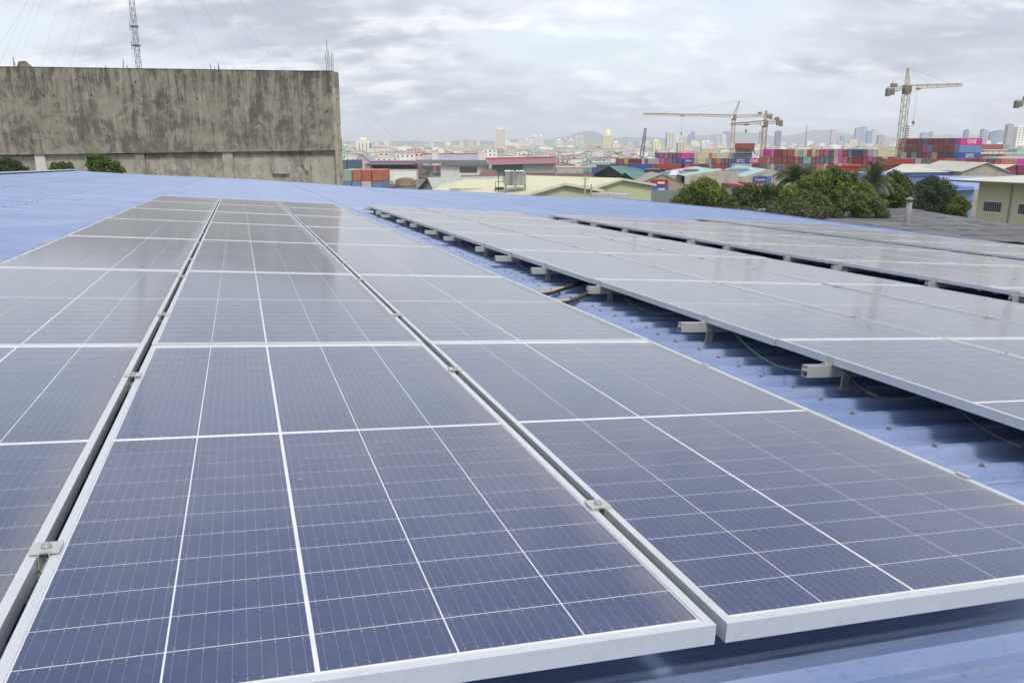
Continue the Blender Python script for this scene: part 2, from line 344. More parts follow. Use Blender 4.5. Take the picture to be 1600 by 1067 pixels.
# L foot on the rib
lf = MB(); lf.box(-.022, .022, -.004, .004, -.012, .079); lf.box(-.022, .022, -.004, .050, -.0165, -.0122)
lf.bar((0, .028, -.0120), (0, .028, -.002), .009, 6); lf.box(-.022, .022, -.0075, -.0042, .045, .078)
LFM = lf.mesh('mounting_foot', STEEL)
fb = MB(); fb.bar((0, -.020, .062), (0, .012, .062), .008, 6); FBM = fb.mesh('foot_bolt', STEEL)
ELEV = (RW + RIB + .0165)      # foot base on crest
RAILZ = -HF - .0015
def make_array(u0, ncol, nrow, v_off, label, cells_rows=(), railv=None, left_out=.0, left_foot=.06, seed=0, group=None):
    rd = random.Random(seed)
    A = empty('solar_array', label=label, cat='solar array', group='solar arrays on the blue roof'); A.matrix_world = RF(u0, v_off, 0)
    for c in range(ncol):
        for r in range(nrow):
            P = empty('solar_panel', parent=A); P.location = (c * PU, r * PV, 0)
            P.rotation_euler = (rd.gauss(0, .0009), rd.gauss(0, .0012), 0); P.location.z = rd.uniform(-.0008, .0)
            flip = (c == 0)
            obj('frame', FRM, P); obj('laminate', SHM, P)
            if r in cells_rows:
                for me in VAR[flip][0]: obj('cell', me, P)
            else: obj('cells', VAR[flip][1], P, kind='stuff')
    rv = []
    for r in range(nrow):
        base = [.49, 1.74] if r == 0 else ([2.86 - PV, 4.15 - PV] if r == 1 else [5.05 - 2 * PV, 6.36 - 2 * PV])
        rv += [r * PV + b for b in base]
    if railv: rv = railv + rv[len(railv):]
    W_ = ncol * PU
    for k, v in enumerate(rv):
        lo = left_out * (1 + .25 * ((k * 7) % 3 - 1)) if left_out else -.02
        m_ = MB(); z1, z0 = RAILZ, RAILZ - .052
        # open C-channel rail, end visible
        x0, x1 = -lo, W_ - .05
        m_.box(x0, x1, v - .02, v - .0175, z0, z1); m_.box(x0, x1, v + .0175, v + .02, z0, z1); m_.box(x0, x1, v - .0174, v + .0174, z0, z0 + .0025)
        m_.box(x0, x1, v - .0174, v - .007, z1 - .0025, z1); m_.box(x0, x1, v + .007, v + .0174, z1 - .0025, z1); m_.box(x0 + .002, x1, v - .0174, v + .0174, z0 + .025, z0 + .027)
        m_.build('rail', RAIL, A)
        foots = [.02 + left_foot * (k % 2)] + [PU * c + .1 for c in range(1, ncol)] + [W_ - .12]
        for fi, fu in enumerate(foots):
            o = obj('mounting_foot', LFM, A, loc=(fu, v - .026, ELEV)); obj('foot_bolt', FBM, o)
        for c in range(1, ncol):
            o = obj('clamp', CLM, A, loc=(c * PU - (PU - MW) / 2, v + rd.uniform(-.006, .006), 0), rz=rd.uniform(-.03, .03)); obj('clamp_bolt', BOM, o)
        # end clamps on both outer edges
        for ue, sgn in ((0, -1), (W_ - (PU - MW), 1)):
            e = MB(); s_ = sgn
            xs = sorted((ue - s_ * .010, ue + s_ * .004)); e.box(xs[0], xs[1], v - .02, v + .02, .0012, .0042)
            xs = sorted((ue + s_ * .0012, ue + s_ * .004)); e.box(xs[0], xs[1], v - .02, v + .02, -HF, .0011)
            xs = sorted((ue + s_ * .0042, ue + s_ * .026)); e.box(xs[0], xs[1], v - .02, v + .02, -HF - .001, -HF + .0025)
            e.bar((ue + s_ * .016, v, -HF + .0025), (ue + s_ * .016, v, -HF + .011), .007, 6)
            e.build('end_clamp', RAIL, A)
    return A
A1 = make_array(-PU, 3, 7, 0, 'nearest solar array, three panel columns wide, filling the bottom left', cells_rows=(0,), left_out=.12, seed=1)
A2 = make_array(2.83, 3, 7, 0, 'second solar array, right of the open roof gap with protruding rail ends and feet', cells_rows=(0,), railv=[.55, 1.84, 2.87, 4.30, 5.42], left_out=.13, seed=2)
A3 = make_array(6.80, 4, 7, 0, 'third solar array, farther right beyond the second walkway gap', left_out=.1, seed=3)
A4 = make_array(11.8, 4, 8, 0, 'farthest solar array, along the right eave in front of the trees', left_out=.1, seed=4)
for o in (A1, A2, A3, A4): pass

# roof screws on the crests, in lines over the purlins
sc = MB()
for u in (-6.4, -4.6, -2.9, -1.35, 2.66, 6.62, 11.4, 17.5, 19.4, 21.2):
    for j in range(nV * 4):
        v = V0 + (j + .34) * PR
        if u in (2.66, 6.62) or ((u < 0 or u > 11) and (j % 2 == 0 or u == -4.6)):
            z = RW + RIB + sag(u, v); uu = u + random.uniform(-.02, .02)
            z += .005; sc.bar((uu, v, z), (uu, v, z + .004), .012, 8); sc.bar((uu, v, z + .004), (uu, v, z + .011), .0065, 6)
sc.build('roof_screws', weather('rusty_screw', (.17, .15, .13), .6, .4, dirt=(.12, .09, .07)), roof, kind='stuff')
sc = MB()
for j in range(-16, 8):          # screws near the front strip of roof
    pass
for v, uo in ((-.32, 1.35), (-.52, .2), (-.32, 3.0), (-.12, 2.2)):
    vs = V0 + (round((v - V0) / PR) + .34) * PR; z = RW + RIB + .006
    sc.bar((uo, vs, z), (uo, vs, z + .003), .015, 10); sc.bar((uo, vs, z + .003), (uo, vs, z + .011), .0075, 6)
sc.build('roof_screw', STEEL, roof)

# cables in the gap between the first and second array
def rfobj(mb, name, mat, **k):
    o = mb.build(name, mat, **k); o.matrix_world = RF(); return o
cb = MB(); pts = []
def curve(ps, n=14):
    out = []; ps = [Vector(p) for p in ps]
    for i in range(len(ps) - 1):
        p0 = ps[max(i - 1, 0)]; p1 = ps[i]; p2 = ps[i + 1]; p3 = ps[min(i + 2, len(ps) - 1)]
        for k in range(n):
            t_ = k / n; out.append(.5 * ((2 * p1) + (p2 - p0) * t_ + (2 * p0 - 5 * p1 + 4 * p2 - p3) * t_ ** 2 + (3 * p1 - p0 - 3 * p2 + p3) * t_ ** 3))
    return out + [ps[-1]]
c1 = curve([(1.9, 4.30, -.10), (2.15, 4.36, -.115), (2.45, 4.45, -.12), (2.75, 4.72, -.105), (3.1, 5.1, -.09)])
rfobj(MB().tube(c1, .019, 8), 'cable', BLACK, label='thick black conduit crossing the roof gap, the farther of two', cat='cable')
y1 = MB().tube([p + Vector((0, -.004, .012)) for p in c1[6:40]], .011, 6)  # yellow highlight on the black cable, modelled as a coloured strip along its top
_k = [o for o in bpy.data.objects if o.name == 'cable'][0]; y1.build('yellow_highlight', YEL, _k)
c2 = curve([(1.95, 4.0, -.10), (2.2, 4.02, -.12), (2.5, 4.12, -.125), (2.8, 4.40, -.10), (3.1, 4.75, -.085)])
_c2 = rfobj(MB().tube(c2, .019, 8), 'cable', BLACK, label='thick black conduit under the rail end in the roof gap, the nearer of two', cat='cable')
MB().tube([p + Vector((0, -.004, .012)) for p in c2[2:30]], .011, 6).build('yellow_highlight', YEL, _c2)  # same highlight strip, put in as colour on the nearer cable
c3 = curve([(2.86, 2.62, -.05), (2.83, 2.45, -.085), (2.80, 2.25, -.11), (2.77, 2.05, -.105), (2.76, 1.90, -.075)])
rfobj(MB().tube(c3, .003, 5), 'earth_wire', GREENW, label='thin green earth wire looping under the edge of the second array to a rail end', cat='wire')
for k, (va, vb, dz) in enumerate([(1.35, 1.80, .05), (3.25, 4.05, .045), (5.6, 6.5, .05), (7.4, 8.3, .05), (.62, 1.2, .045)]):
    pp = curve([(2.86, va, -.045), (2.845, va + (vb - va) * .3, -.05 - dz), (2.85, va + (vb - va) * .7, -.05 - dz * .8), (2.88, vb, -.045)])
    mm = MB().tube(pp, .0028, 5); mid_ = pp[len(pp) // 2]; mm.bar(mid_ + Vector((0, -.03, 0)), mid_ + Vector((0, .03, 0)), .008, 6); o = mm.build('module_cable', BLACK, A2); o.location = (-2.83, 0, 0)
# twig and dry leaf on the roof at the right
lf_ = MB(); LEAFD = weather('dry_leaf', (.20, .11, .05), .8, .3)
lf_.face([(2.40, .62, RW + .03), (2.46, .60, RW + .045), (2.49, .64, RW + .03), (2.44, .66, RW + .038)]); lf_.bar((2.44, .63, RW + .03), (2.52, .58, RW + .028), .002, 4)
lf_.bar((2.30, .70, RW + .03), (2.43, .66, RW + .033), .003, 5)
rfobj(lf_, 'dry_leaf', LEAFD, label='curled brown leaf with twig lying in the roof gap at the right edge', cat='leaf')
# ================================================================== surroundings
def root(name, x, y, label, cat, group=None, rz=0., z=None, kind=None):
    return empty(name, (x, y, GZ if z is None else z), rz, label, cat, group, kind)
def part(mb, name, mats, r, smooth=False, **k):
    """mesh given in world axes, hung under an unrotated root"""
    o = mb.build(name, mats, r, smooth, **k); o.location = -r.location; return o
def text_part(s, size, loc, mat, parent, name='lettering', rz=0., squash=1., ext=.01):
    cu = bpy.data.curves.new('t', 'FONT'); cu.body = s; cu.size = size; cu.extrude = ext; cu.align_x = 'CENTER'; cu.align_y = 'CENTER'; cu.resolution_u = 2; cu.offset = size * .012
    ob = bpy.data.objects.new('t', cu); COL.objects.link(ob); me = bpy.data.meshes.new_from_object(ob.evaluated_get(bpy.context.evaluated_depsgraph_get()))
    bpy.data.objects.remove(ob); me.materials.clear(); me.materials.append(mat)
    o = obj(name, me, parent); o.location = loc; o.rotation_euler = (math.pi / 2, 0, rz); o.scale = (squash, 1, 1); return o

# ground
gm, gq, gb, _o = newmat('city_ground'); gp = gq.node('ShaderNodeNewGeometry').outputs['Position']
g1 = gq.noise(gp, .012, 6, .6); g2 = gq.noise(gp, .15, 5, .6)
gc = gq.mix(gq.ramp(g1, .42, .60), (.16, .15, .13), (.07, .09, .045)); gc = gq.mix(gq.ramp(g2, .45, .7), gc, (.26, .25, .23)); gq.l.new(gc, gb.inputs['Base Color']); gb.inputs['Roughness'].default_value = .9
MB().face([(-14000, -1500, GZ), (14000, -1500, GZ), (14000, 19000, GZ), (-14000, 19000, GZ)]).build('ground', gm, kind='structure')

# ---- hills along the horizon
hp = [(-900, 219), (0, 216), (300, 220), (530, 222), (700, 221), (860, 217), (905, 209), (925, 205), (945, 213), (1000, 216), (1100, 213), (1150, 206), (1180, 209), (1210, 215), (1260, 206), (1290, 204), (1330, 211), (1400, 216), (1500, 211), (1600, 214), (1800, 208), (2500, 217)]
hm = MB(); HD = 13300; xs_ = np.linspace(-900, 2500, 260); hy_ = np.interp(xs_, [a for a, b in hp], [b for a, b in hp]); rows = []
for k, (dd, fr_) in enumerate(((HD - 1500, 0), (HD - 1000, .35), (HD - 500, .75), (HD, 1.), (HD + 700, .7), (HD + 1500, 0))):
    row = []
    for i, (x, y) in enumerate(zip(xs_, hy_)):
        top = Z(y, HD); n_ = 14 * math.sin(i * .9 + k) + 10 * math.sin(i * 2.3 + 2 * k)
        row.append((X(x, HD) , dd, GZ + (top - GZ + (n_ if 0 < fr_ else 0)) * fr_))
    rows.append(row)
for r0, r1 in zip(rows, rows[1:]):
    for i in range(len(xs_) - 1): hm.face([r0[i], r0[i + 1], r1[i + 1], r1[i]])
hm.build('hills', weather('hill_forest', (.045, .07, .05), .9, .3, scale=.002, fine=.02), kind='structure')

# ---- concrete wall of the neighbouring building, left
def mat_concrete(name, base=(.305, .28, .225), dark=(.045, .044, .038), pale=(.46, .43, .355), amt=1.):
    m, q, b, o = newmat(name); pos = q.node('ShaderNodeNewGeometry').outputs['Position']
    a = q.noise(pos, .8, 10, .76, .5); s1 = q.noise(q.scale(pos, (2.2, 1, .22)), 1.3, 8, .74, .35); s2 = q.noise(q.scale(pos, (2.6, 1, .8)), 1.0, 6, .7, .4); g = q.noise(pos, 9, 4, .7); lg = q.noise(pos, .11, 4, .6, .5)
    c = q.mix(q.ramp(a, .35, .68), base, tuple(x * .62 for x in base)); c = q.mix(q.math('MULTIPLY', q.ramp(s2, .50, .70), .55), c, pale)
    c = q.mix(q.math('MULTIPLY', q.ramp(q.math('ADD', q.math('ADD', q.math('MULTIPLY', s1, .35), q.math('MULTIPLY', lg, .3)), q.math('MULTIPLY', a, .35)), .49, .565), .55 * amt), c, dark)
    sp = q.node('ShaderNodeSeparateXYZ'); q.l.new(pos, sp.inputs[0])      # rain-fed black algae running down from the coping
    topd = q.math('MULTIPLY', q.ramp(sp.outputs[2], 1.2, 5.2), q.ramp(s1, .46, .56)); c = q.mix(q.math('MULTIPLY', topd, .5 * amt), c, dark)
    c = q.mix(q.math('MULTIPLY', q.ramp(g, .5, .8), .35), c, pale); q.l.new(c, b.inputs['Base Color']); b.inputs['Roughness'].default_value = .92
    bp = q.node('ShaderNodeBump'); bp.inputs['Strength'].default_value = .5; bp.inputs['Distance'].default_value = .04; q.l.new(a, bp.inputs['Height']); q.l.new(bp.outputs[0], b.inputs['Normal']); return m
CONC = mat_concrete('stained_concrete'); CONC2 = mat_concrete('render_below', (.44, .41, .34), (.09, .085, .07), (.60, .57, .49), .75)
CONCP = mat_concrete('pale_pier', (.42, .37, .28), (.10, .08, .06), (.60, .58, .52), .6)
WD = 58.0; k_ = WD / F
def wx(x): return X(x, WD, 170)
cw = root('concrete_building', wx(260), WD, 'tall stained bare concrete wall of unfinished building behind the blue roof at left', 'building')
yt = lambda x: 104.5 + (x / 523) * 7.5; yl = lambda x: 240 - (x / 523) * 7
xr = wx(527); xl = wx(-260)
# formwork lifts: panels with fine recessed joints
edges = [-260, -170, -95, -20, 43, 118, 205, 268, 341, 408, 470, 520]
rr = random.Random(5)
for a, b in zip(edges, edges[1:]):
    for q0, q1 in ((0, .34), (.34, .66), (.66, 1)):
        m_ = MB(); xa, xb = wx(a) + .003, wx(b) - .003
        z = lambda x, q: Z(yt(x) + (yl(x) - yt(x)) * q, WD)
        yo = WD + rr.uniform(-.006, .006)
        i = len(m_.v); p = [(xa, z(a, q1) + .003), (xb, z(b, q1) + .003), (xb, z(b, q0) - .002), (xa, z(a, q0) - .002)]
        m_.prism(p, 'y', yo, WD + .3); part(m_, 'formwork_panel', CONC, cw)
m_ = MB(); m_.box(xl, wx(519), WD + .06, WD + .28, Z(yl(0), WD), Z(yt(0), WD) - .25); part(m_, 'core_wall', CONC, cw)
m_ = MB(); m_.prism([(xl, Z(yl(-260), WD) + .02), (wx(520), Z(yl(520), WD) + .02), (wx(520), Z(yl(520), WD) - .10), (xl, Z(yl(-260), WD) - .10)], 'y', WD - .10, WD + .25); part(m_, 'ledge', CONC, cw)
m_ = MB(); m_.prism([(xl, Z(yt(-260), WD) + .03), (wx(523), Z(yt(523), WD) + .03), (wx(523), Z(yt(523), WD) - .0), (xl, Z(yt(-260), WD) - .0)], 'y', WD - .03, WD + .33); part(m_, 'coping', CONC, cw)
for a, b, mt in ((-150, -128, CONC2), (43, 59, None), (203, 217, CONC2), (341, 357, CONC2)):
    m_ = MB(); m_.box(wx(a), wx(b), WD + .02, WD + .4, GZ, Z(yl(a), WD) - .10); part(m_, 'column', mt or weather('whitewashed', (.62, .61, .58), .8, .2), cw)
for a, b in ((-260, -150), (-128, 43), (59, 203), (217, 341), (357, 519)):
    m_ = MB(); m_.box(wx(a) + .01, wx(b) - .01, WD + .22, WD + .4, GZ, Z(yl(a), WD) - .10); part(m_, 'infill_wall', CONC2, cw)
m_ = MB(); m_.box(wx(520) + .01, wx(526), WD - .05, WD + .9, GZ, Z(112.5, WD)); part(m_, 'end_wall', CONCP, cw)
m_ = MB(); 
zt, zb = Z(113, WD), GZ; n_ = 26
for k in range(n_):    # chipped, uneven outer edge of the pier
    z0, z1 = zb + (zt - zb) * k / n_, zb + (zt - zb) * (k + 1) / n_ - .01; m_.box(wx(526) + .01, wx(526 + rr.uniform(1.2, 3.6)), WD + rr.uniform(-.02, .05), WD + .5, z0, z1)
part(m_, 'chipped_pier', CONCP, cw)
m_ = MB(); m_.box(xl, wx(519), WD + .41, WD + .9, GZ, Z(112, WD) - 1.2); part(m_, 'rear_block', CONC, cw)
ck = MB()
for _ in range(16):
    x_, y_ = rr.uniform(-20, 500), rr.uniform(115, 215); q0 = px(x_, y_, WD); 
    for st_ in range(rr.randint(4, 9)):
        q1 = q0 + Vector((rr.uniform(-.22, .28), 0, -rr.uniform(.05, .3))); ck.prism([(q0.x, q0.z), (q0.x + .014, q0.z), (q1.x + .012, q1.z), (q1.x, q1.z)], 'y', WD - .0095, WD + .01); q0 = q1
part(ck, 'cracks', DARK, cw, kind='stuff')
for x_, w_, y0_, y1_ in ((470, 14, 250, 268), (425, 30, 262, 272)):
    p_ = px(x_, y0_, WD); p2_ = px(x_ + w_, y1_, WD); pa_ = MB(); pa_.prism([(p_.x, p_.z), (p2_.x, p_.z - rr.uniform(0, .2)), (p2_.x - rr.uniform(0, .2), p2_.z), (p_.x + rr.uniform(0, .3), p2_.z + rr.uniform(0, .1))], 'y', WD - .013, WD); part(pa_, 'plaster_patch', CONC2, cw)
th = MB()
for x, y in ((58, 140), (68, 150), (83, 150), (118, 125), (142, 150), (163, 202), (171, 215), (44, 192), (14, 192), (18, 218), (71, 216), (212, 129), (308, 155), (341, 150), (374, 150), (405, 151), (406, 193), (409, 195), (437, 189), (467, 188), (508, 191), (512, 175), (515, 143), (89, 190), (250, 205), (300, 206), (244, 266)):
    p = px(x + rr.uniform(-1, 1), y, WD); r_ = rr.uniform(.03, .065); th.lathe([(0, p.z)], n=3) if False else th.prism([(p.x + r_ * rr.uniform(.6, 1.3) * math.cos(a_), p.z + r_ * rr.uniform(.7, 2.2) * math.sin(a_)) for a_ in (0, .9, 1.8, 2.7, 3.6, 4.5, 5.4)], 'y', WD - .018, WD + .01)
part(th, 'tie_holes', DARK, cw, kind='stuff')
REB = weather('rusty_rebar', (.05, .035, .028), .8, .3)
for x, h in ((510.5, 28), (513, 45), (515.5, 30), (518, 28), (520.5, 26), (22, 14), (24, 8), (193, 14), (199, 6), (330, 9), (341, 10), (335, 5), (343, 6), (166, 5)):
    p = px(x, yt(x) + 1, WD + .1); m_ = MB(); m_.bar(p, p + Vector((rr.uniform(-.05, .05), 0, h * k_)), .018 if x > 505 else .022, 5); part(m_, 'rebar', REB, cw)
m_ = MB(); p = px(36, 103, WD); m_.prism([(p.x - .5, p.z - .1), (p.x + .55, p.z - .1), (p.x + .1, p.z + .32), (p.x - .3, p.z + .28)], 'y', WD + .05, WD + .25); part(m_, 'broken_concrete', CONC, cw)

# ---- guyed mast behind the wall
def lattice(mb, p0, p1, w0, w1, n, r, mi=0, legs=4):
    p0, p1 = Vector(p0), Vector(p1); d = (p1 - p0).normalized(); a = d.orthogonal().normalized() if abs(d.z) < .9 else Vector((1, 0, 0)); b = d.cross(a).normalized(); a = b.cross(d).normalized()
    def c(k, t_): w = (w0 + (w1 - w0) * t_) / 2; s_ = [(-1, -1), (1, -1), (1, 1), (-1, 1)][k] if legs == 4 else [(-1, -.6), (1, -.6), (0, 1)][k]; return p0 + (p1 - p0) * t_ + a * w * s_[0] + b * w * s_[1]
    for k in range(legs): mb.bar(c(k, 0), c(k, 1), r, 4, mi=mi)
    for i in range(n):
        for k in range(legs):
            k2 = (k + 1) % legs; t0, t1 = i / n, (i + 1) / n
            mb.bar(c(k, t0), c(k2, t1), r * .6, 3, mi=mi, cap=False) if (i + k) % 2 else mb.bar(c(k2, t0), c(k, t1), r * .6, 3, mi=mi, cap=False)
            mb.bar(c(k, t1), c(k2, t1), r * .6, 3, mi=mi, cap=False)
MASTM = weather('mast_steel', (.15, .15, .17), .6, .2)
MD = 165.; pm = px(217, 107, MD); mst = root('radio_mast', pm.x, MD, 'slender dark lattice radio mast with guy wires rising behind the concrete wall', 'mast')
m_ = MB(); lattice(m_, (pm.x, MD, GZ), (pm.x, MD, 62), .75, .75, 74, .045); part(m_, 'lattice_shaft', MASTM, mst)
for z in (30, 38.2, 22, 18.5, 33.5):
    m_ = MB(); m_.box(pm.x - .6, pm.x + .6, MD - .6, MD + .6, z, z + .25); m_.bar((pm.x - .9, MD, z - .6), (pm.x - .9, MD, z + .9), .06, 5); part(m_, 'antenna_bracket', MASTM, mst)
for i, (z, ax, ay) in enumerate([(60, -48, 25), (60, -34, -20), (46, -40, 22), (34, -30, 14), (60, 44, 24), (60, 30, -22), (46, 38, 20), (34, 27, 12), (52, -56, 0), (52, 52, 0), (60, -20, 40), (60, 20, 40), (60, -60, 30), (60, -66, 34), (46, -52, 30), (60, 57, 30), (60, 61, 34), (46, 50, 24)]):
    m_ = MB(); m_.bar((pm.x, MD, z), (pm.x + ax, MD + ay, GZ), .011, 3, cap=False); part(m_, 'guy_wire', MASTM, mst)

# ---- trees and bushes
def mat_leaf(name, c1, c2, c3):
    m, q, b, o = newmat(name); pos = q.node('ShaderNodeNewGeometry').outputs['Position']; n1 = q.noise(pos, .55, 4, .6); n2 = q.noise(pos, 3.5, 3, .6)
    c = q.mix(q.ramp(n1, .38, .62), c1, c2); c = q.mix(q.ramp(n2, .45, .72), c, c3); q.l.new(c, b.inputs['Base Color']); b.inputs['Roughness'].default_value = .55
    tr_ = q.node('ShaderNodeBsdfTranslucent'); q.l.new(c, tr_.inputs[0]); ms = q.node('ShaderNodeMixShader'); ms.inputs[0].default_value = .3; q.l.new(b.outputs[0], ms.inputs[1]); q.l.new(tr_.outputs[0], ms.inputs[2]); q.l.new(ms.outputs[0], o.inputs[0]); return m
LEAF = {'bright': mat_leaf('leaf_bright', (.075, .125, .02), (.17, .23, .03), (.27, .31, .06)), 'mid': mat_leaf('leaf_mid', (.06, .10, .025), (.12, .17, .04), (.19, .24, .07)),
        'dark': mat_leaf('leaf_dark', (.035, .062, .025), (.06, .095, .04), (.09, .125, .06)), 'palm': mat_leaf('leaf_palm', (.06, .085, .03), (.11, .14, .055), (.16, .18, .08)), 'olive': mat_leaf('leaf_olive', (.08, .09, .045), (.12, .13, .06), (.16, .17, .09))}
BARK = weather('bark', (.12, .09, .065), .9, .3)
def leaf_mesh(name, blobs, n, size, mat, seed):
    g = np.random.default_rng(seed); blobs = np.array(blobs, float); w = (blobs[:, 3] * blobs[:, 4]); w /= w.sum(); idx = g.choice(len(blobs), n, p=w)
    d = g.normal(size=(n, 3)); d /= np.linalg.norm(d, axis=1)[:, None]; ph = blobs[idx, 0]
    bump = 1 + .16 * np.sin(d[:, 0] * 7 + ph) * np.sin(d[:, 2] * 6 + ph * 2) + .12 * np.sin(d[:, 1] * 13 + d[:, 0] * 9 + ph)
    rad = (g.uniform(0, 1, n) ** .25) * bump * (1 + .22 * (g.uniform(0, 1, n) > .9)); c = blobs[idx, :3] + d * np.c_[blobs[idx, 3], blobs[idx, 3], blobs[idx, 4]] * rad[:, None]
    nr = d * .9 + g.normal(size=(n, 3)) * .75 + np.array([0, 0, .35]); nr /= np.linalg.norm(nr, axis=1)[:, None]; a = np.cross(nr, g.normal(size=(n, 3))); a /= np.linalg.norm(a, axis=1)[:, None]; b = np.cross(nr, a)
    s_ = size * g.uniform(.55, 1.35, n)[:, None]; A = a * s_; B = b * s_ * .42
    v = np.stack([c - A, c + B * .9 + nr * s_ * .12, c + A, c - B * .9 + nr * s_ * .12], 1).reshape(-1, 3)
    me = bpy.data.meshes.new(name); me.vertices.add(len(v)); me.vertices.foreach_set('co', v.ravel()); me.loops.add(len(v)); me.loops.foreach_set('vertex_index', np.arange(len(v)))
    me.polygons.add(n); me.polygons.foreach_set('loop_start', np.arange(0, 4 * n, 4)); me.materials.append(mat); me.update(); me.validate(); return me
def tree(x, ytop, wpx, d, blobs, n, leaf, label, kind='mid', cat='tree', name='leafy_tree', seed=1, group=None, base=None, trunk=.22):
    """blobs: (dx, dy, r) in photo pixels about x, ytop"""
    k = d / F; g = random.Random(seed); c0 = px(x, ytop, d); b0 = GZ if base is None else base
    r = root(name, c0.x, d, label, cat, group, z=b0); bl = []
    for dx, dy, rad in blobs:
        bl.append((dx * k, g.uniform(-.6, .6) * rad * k, c0.z - dy * k - b0, rad * k, rad * k * .85))
    o = obj('crown', leaf_mesh('crown', bl, n, leaf, LEAF[kind], seed), r)
    m_ = MB(); zc = sum(b[2] for b in bl) / len(bl); H = max(.5, zc * .55)
    m_.tube([(0, 0, 0), (g.uniform(-.1, .1), 0, H * .5), (g.uniform(-.2, .2), 0, H)], [trunk * 1.4, trunk, trunk * .8], 8)
    m_.build('trunk', BARK, r, True); m_ = MB()
    for b in bl[:14]: m_.tube([(0, 0, H * .9), (b[0] * .5, b[1] * .5, (H + b[2]) * .52), (b[0], b[1], b[2])], [trunk * .55, trunk * .35, trunk * .1], 5)
    m_.build('limbs', BARK, r, True); return r
def palm(x, y, d, R_, label, seed, nf=22):
    g = random.Random(seed); c = px(x, y, d); r = root('coconut_palm', c.x, d, label, 'palm', 'palms among the trees'); H = c.z - GZ
    m_ = MB(); m_.tube([(-.8, 0, 0), (-.5, 0, H * .4), (-.1, 0, H * .8), (0, 0, H)], [.24, .18, .15, .13], 8); m_.build('trunk', BARK, r, True)
    for i in range(nf):
        az = i * 2.399 + g.uniform(-.2, .2); el = math.radians(g.uniform(-5, 78) if i % 3 else g.uniform(50, 85)); L = R_ * g.uniform(.8, 1.1); m_ = MB(); p = Vector((0, 0, H)); d_ = Vector((math.cos(az) * math.cos(el), math.sin(az) * math.cos(el), math.sin(el))); pts = [p.copy()]
        for s_ in range(9): p = p + d_ * L / 9; pts.append(p.copy()); d_ = (d_ + Vector((0, 0, -.21 - .05 * s_ * .6))).normalized()
        m_.tube(pts, [.035 * (1 - k / 11) for k in range(10)], 4)
        for s_ in range(1, 40):
            f_ = s_ / 40 * 9; i0 = int(f_); q = pts[i0].lerp(pts[min(i0 + 1, 9)], f_ - i0); tg = (pts[min(i0 + 1, 9)] - pts[max(i0 - 1, 0)]).normalized(); sd_ = tg.cross(Vector((0, 0, 1))).normalized(); ll = R_ * .26 * math.sin(math.pi * min(1, .18 + s_ / 46)) 
            for sg in (-1, 1):
                tip = q + sd_ * sg * ll * g.uniform(.75, 1.) + tg * ll * .35 + Vector((0, 0, -ll * g.uniform(.5, .9))); w_ = tg * .05
                m_.face([q - w_, q + w_, tip + w_ * .3, tip - w_ * .3])
        m_.build('frond', LEAF['palm'], r)
    return r

# ---- simple building kit
def flat(x0, x1, yt_, d, dep, wall, roofm, name, label, cat='building', group=None, win=None, parapet=.0, z0=None, roofname='roof'):
    xa, xb, zt_ = X(x0, d, yt_), X(x1, d, yt_), Z(yt_, d); r = root(name, (xa + xb) / 2, d, label, cat, group); zb_ = GZ if z0 is None else z0
    m_ = MB(); m_.box(xa, xb, d, d + dep, zb_, zt_ - .12); part(m_, 'wall', wall, r)
    m_ = MB(); m_.box(xa - .15, xb + .15, d - .15, d + dep + .15, zt_ - .119, zt_ + .15); part(m_, roofname, roofm, r)
    if win:
        nx, nz, mt = win; 
        for i in range(nx):
            for j in range(nz):
                w_ = (xb - xa) / nx; h_ = (zt_ - zb_) if z0 is not None else min(zt_ - GZ, 3.2 * nz); hh = h_ / nz; cx_ = xa + (i + .5) * w_; cz_ = zt_ - (j + .55) * hh
                m_ = MB(); m_.box(cx_ - w_ * .28, cx_ + w_ * .28, d - .03, d + .05, cz_ - hh * .26, cz_ + hh * .22); part(m_, 'window', mt, r)
    return r
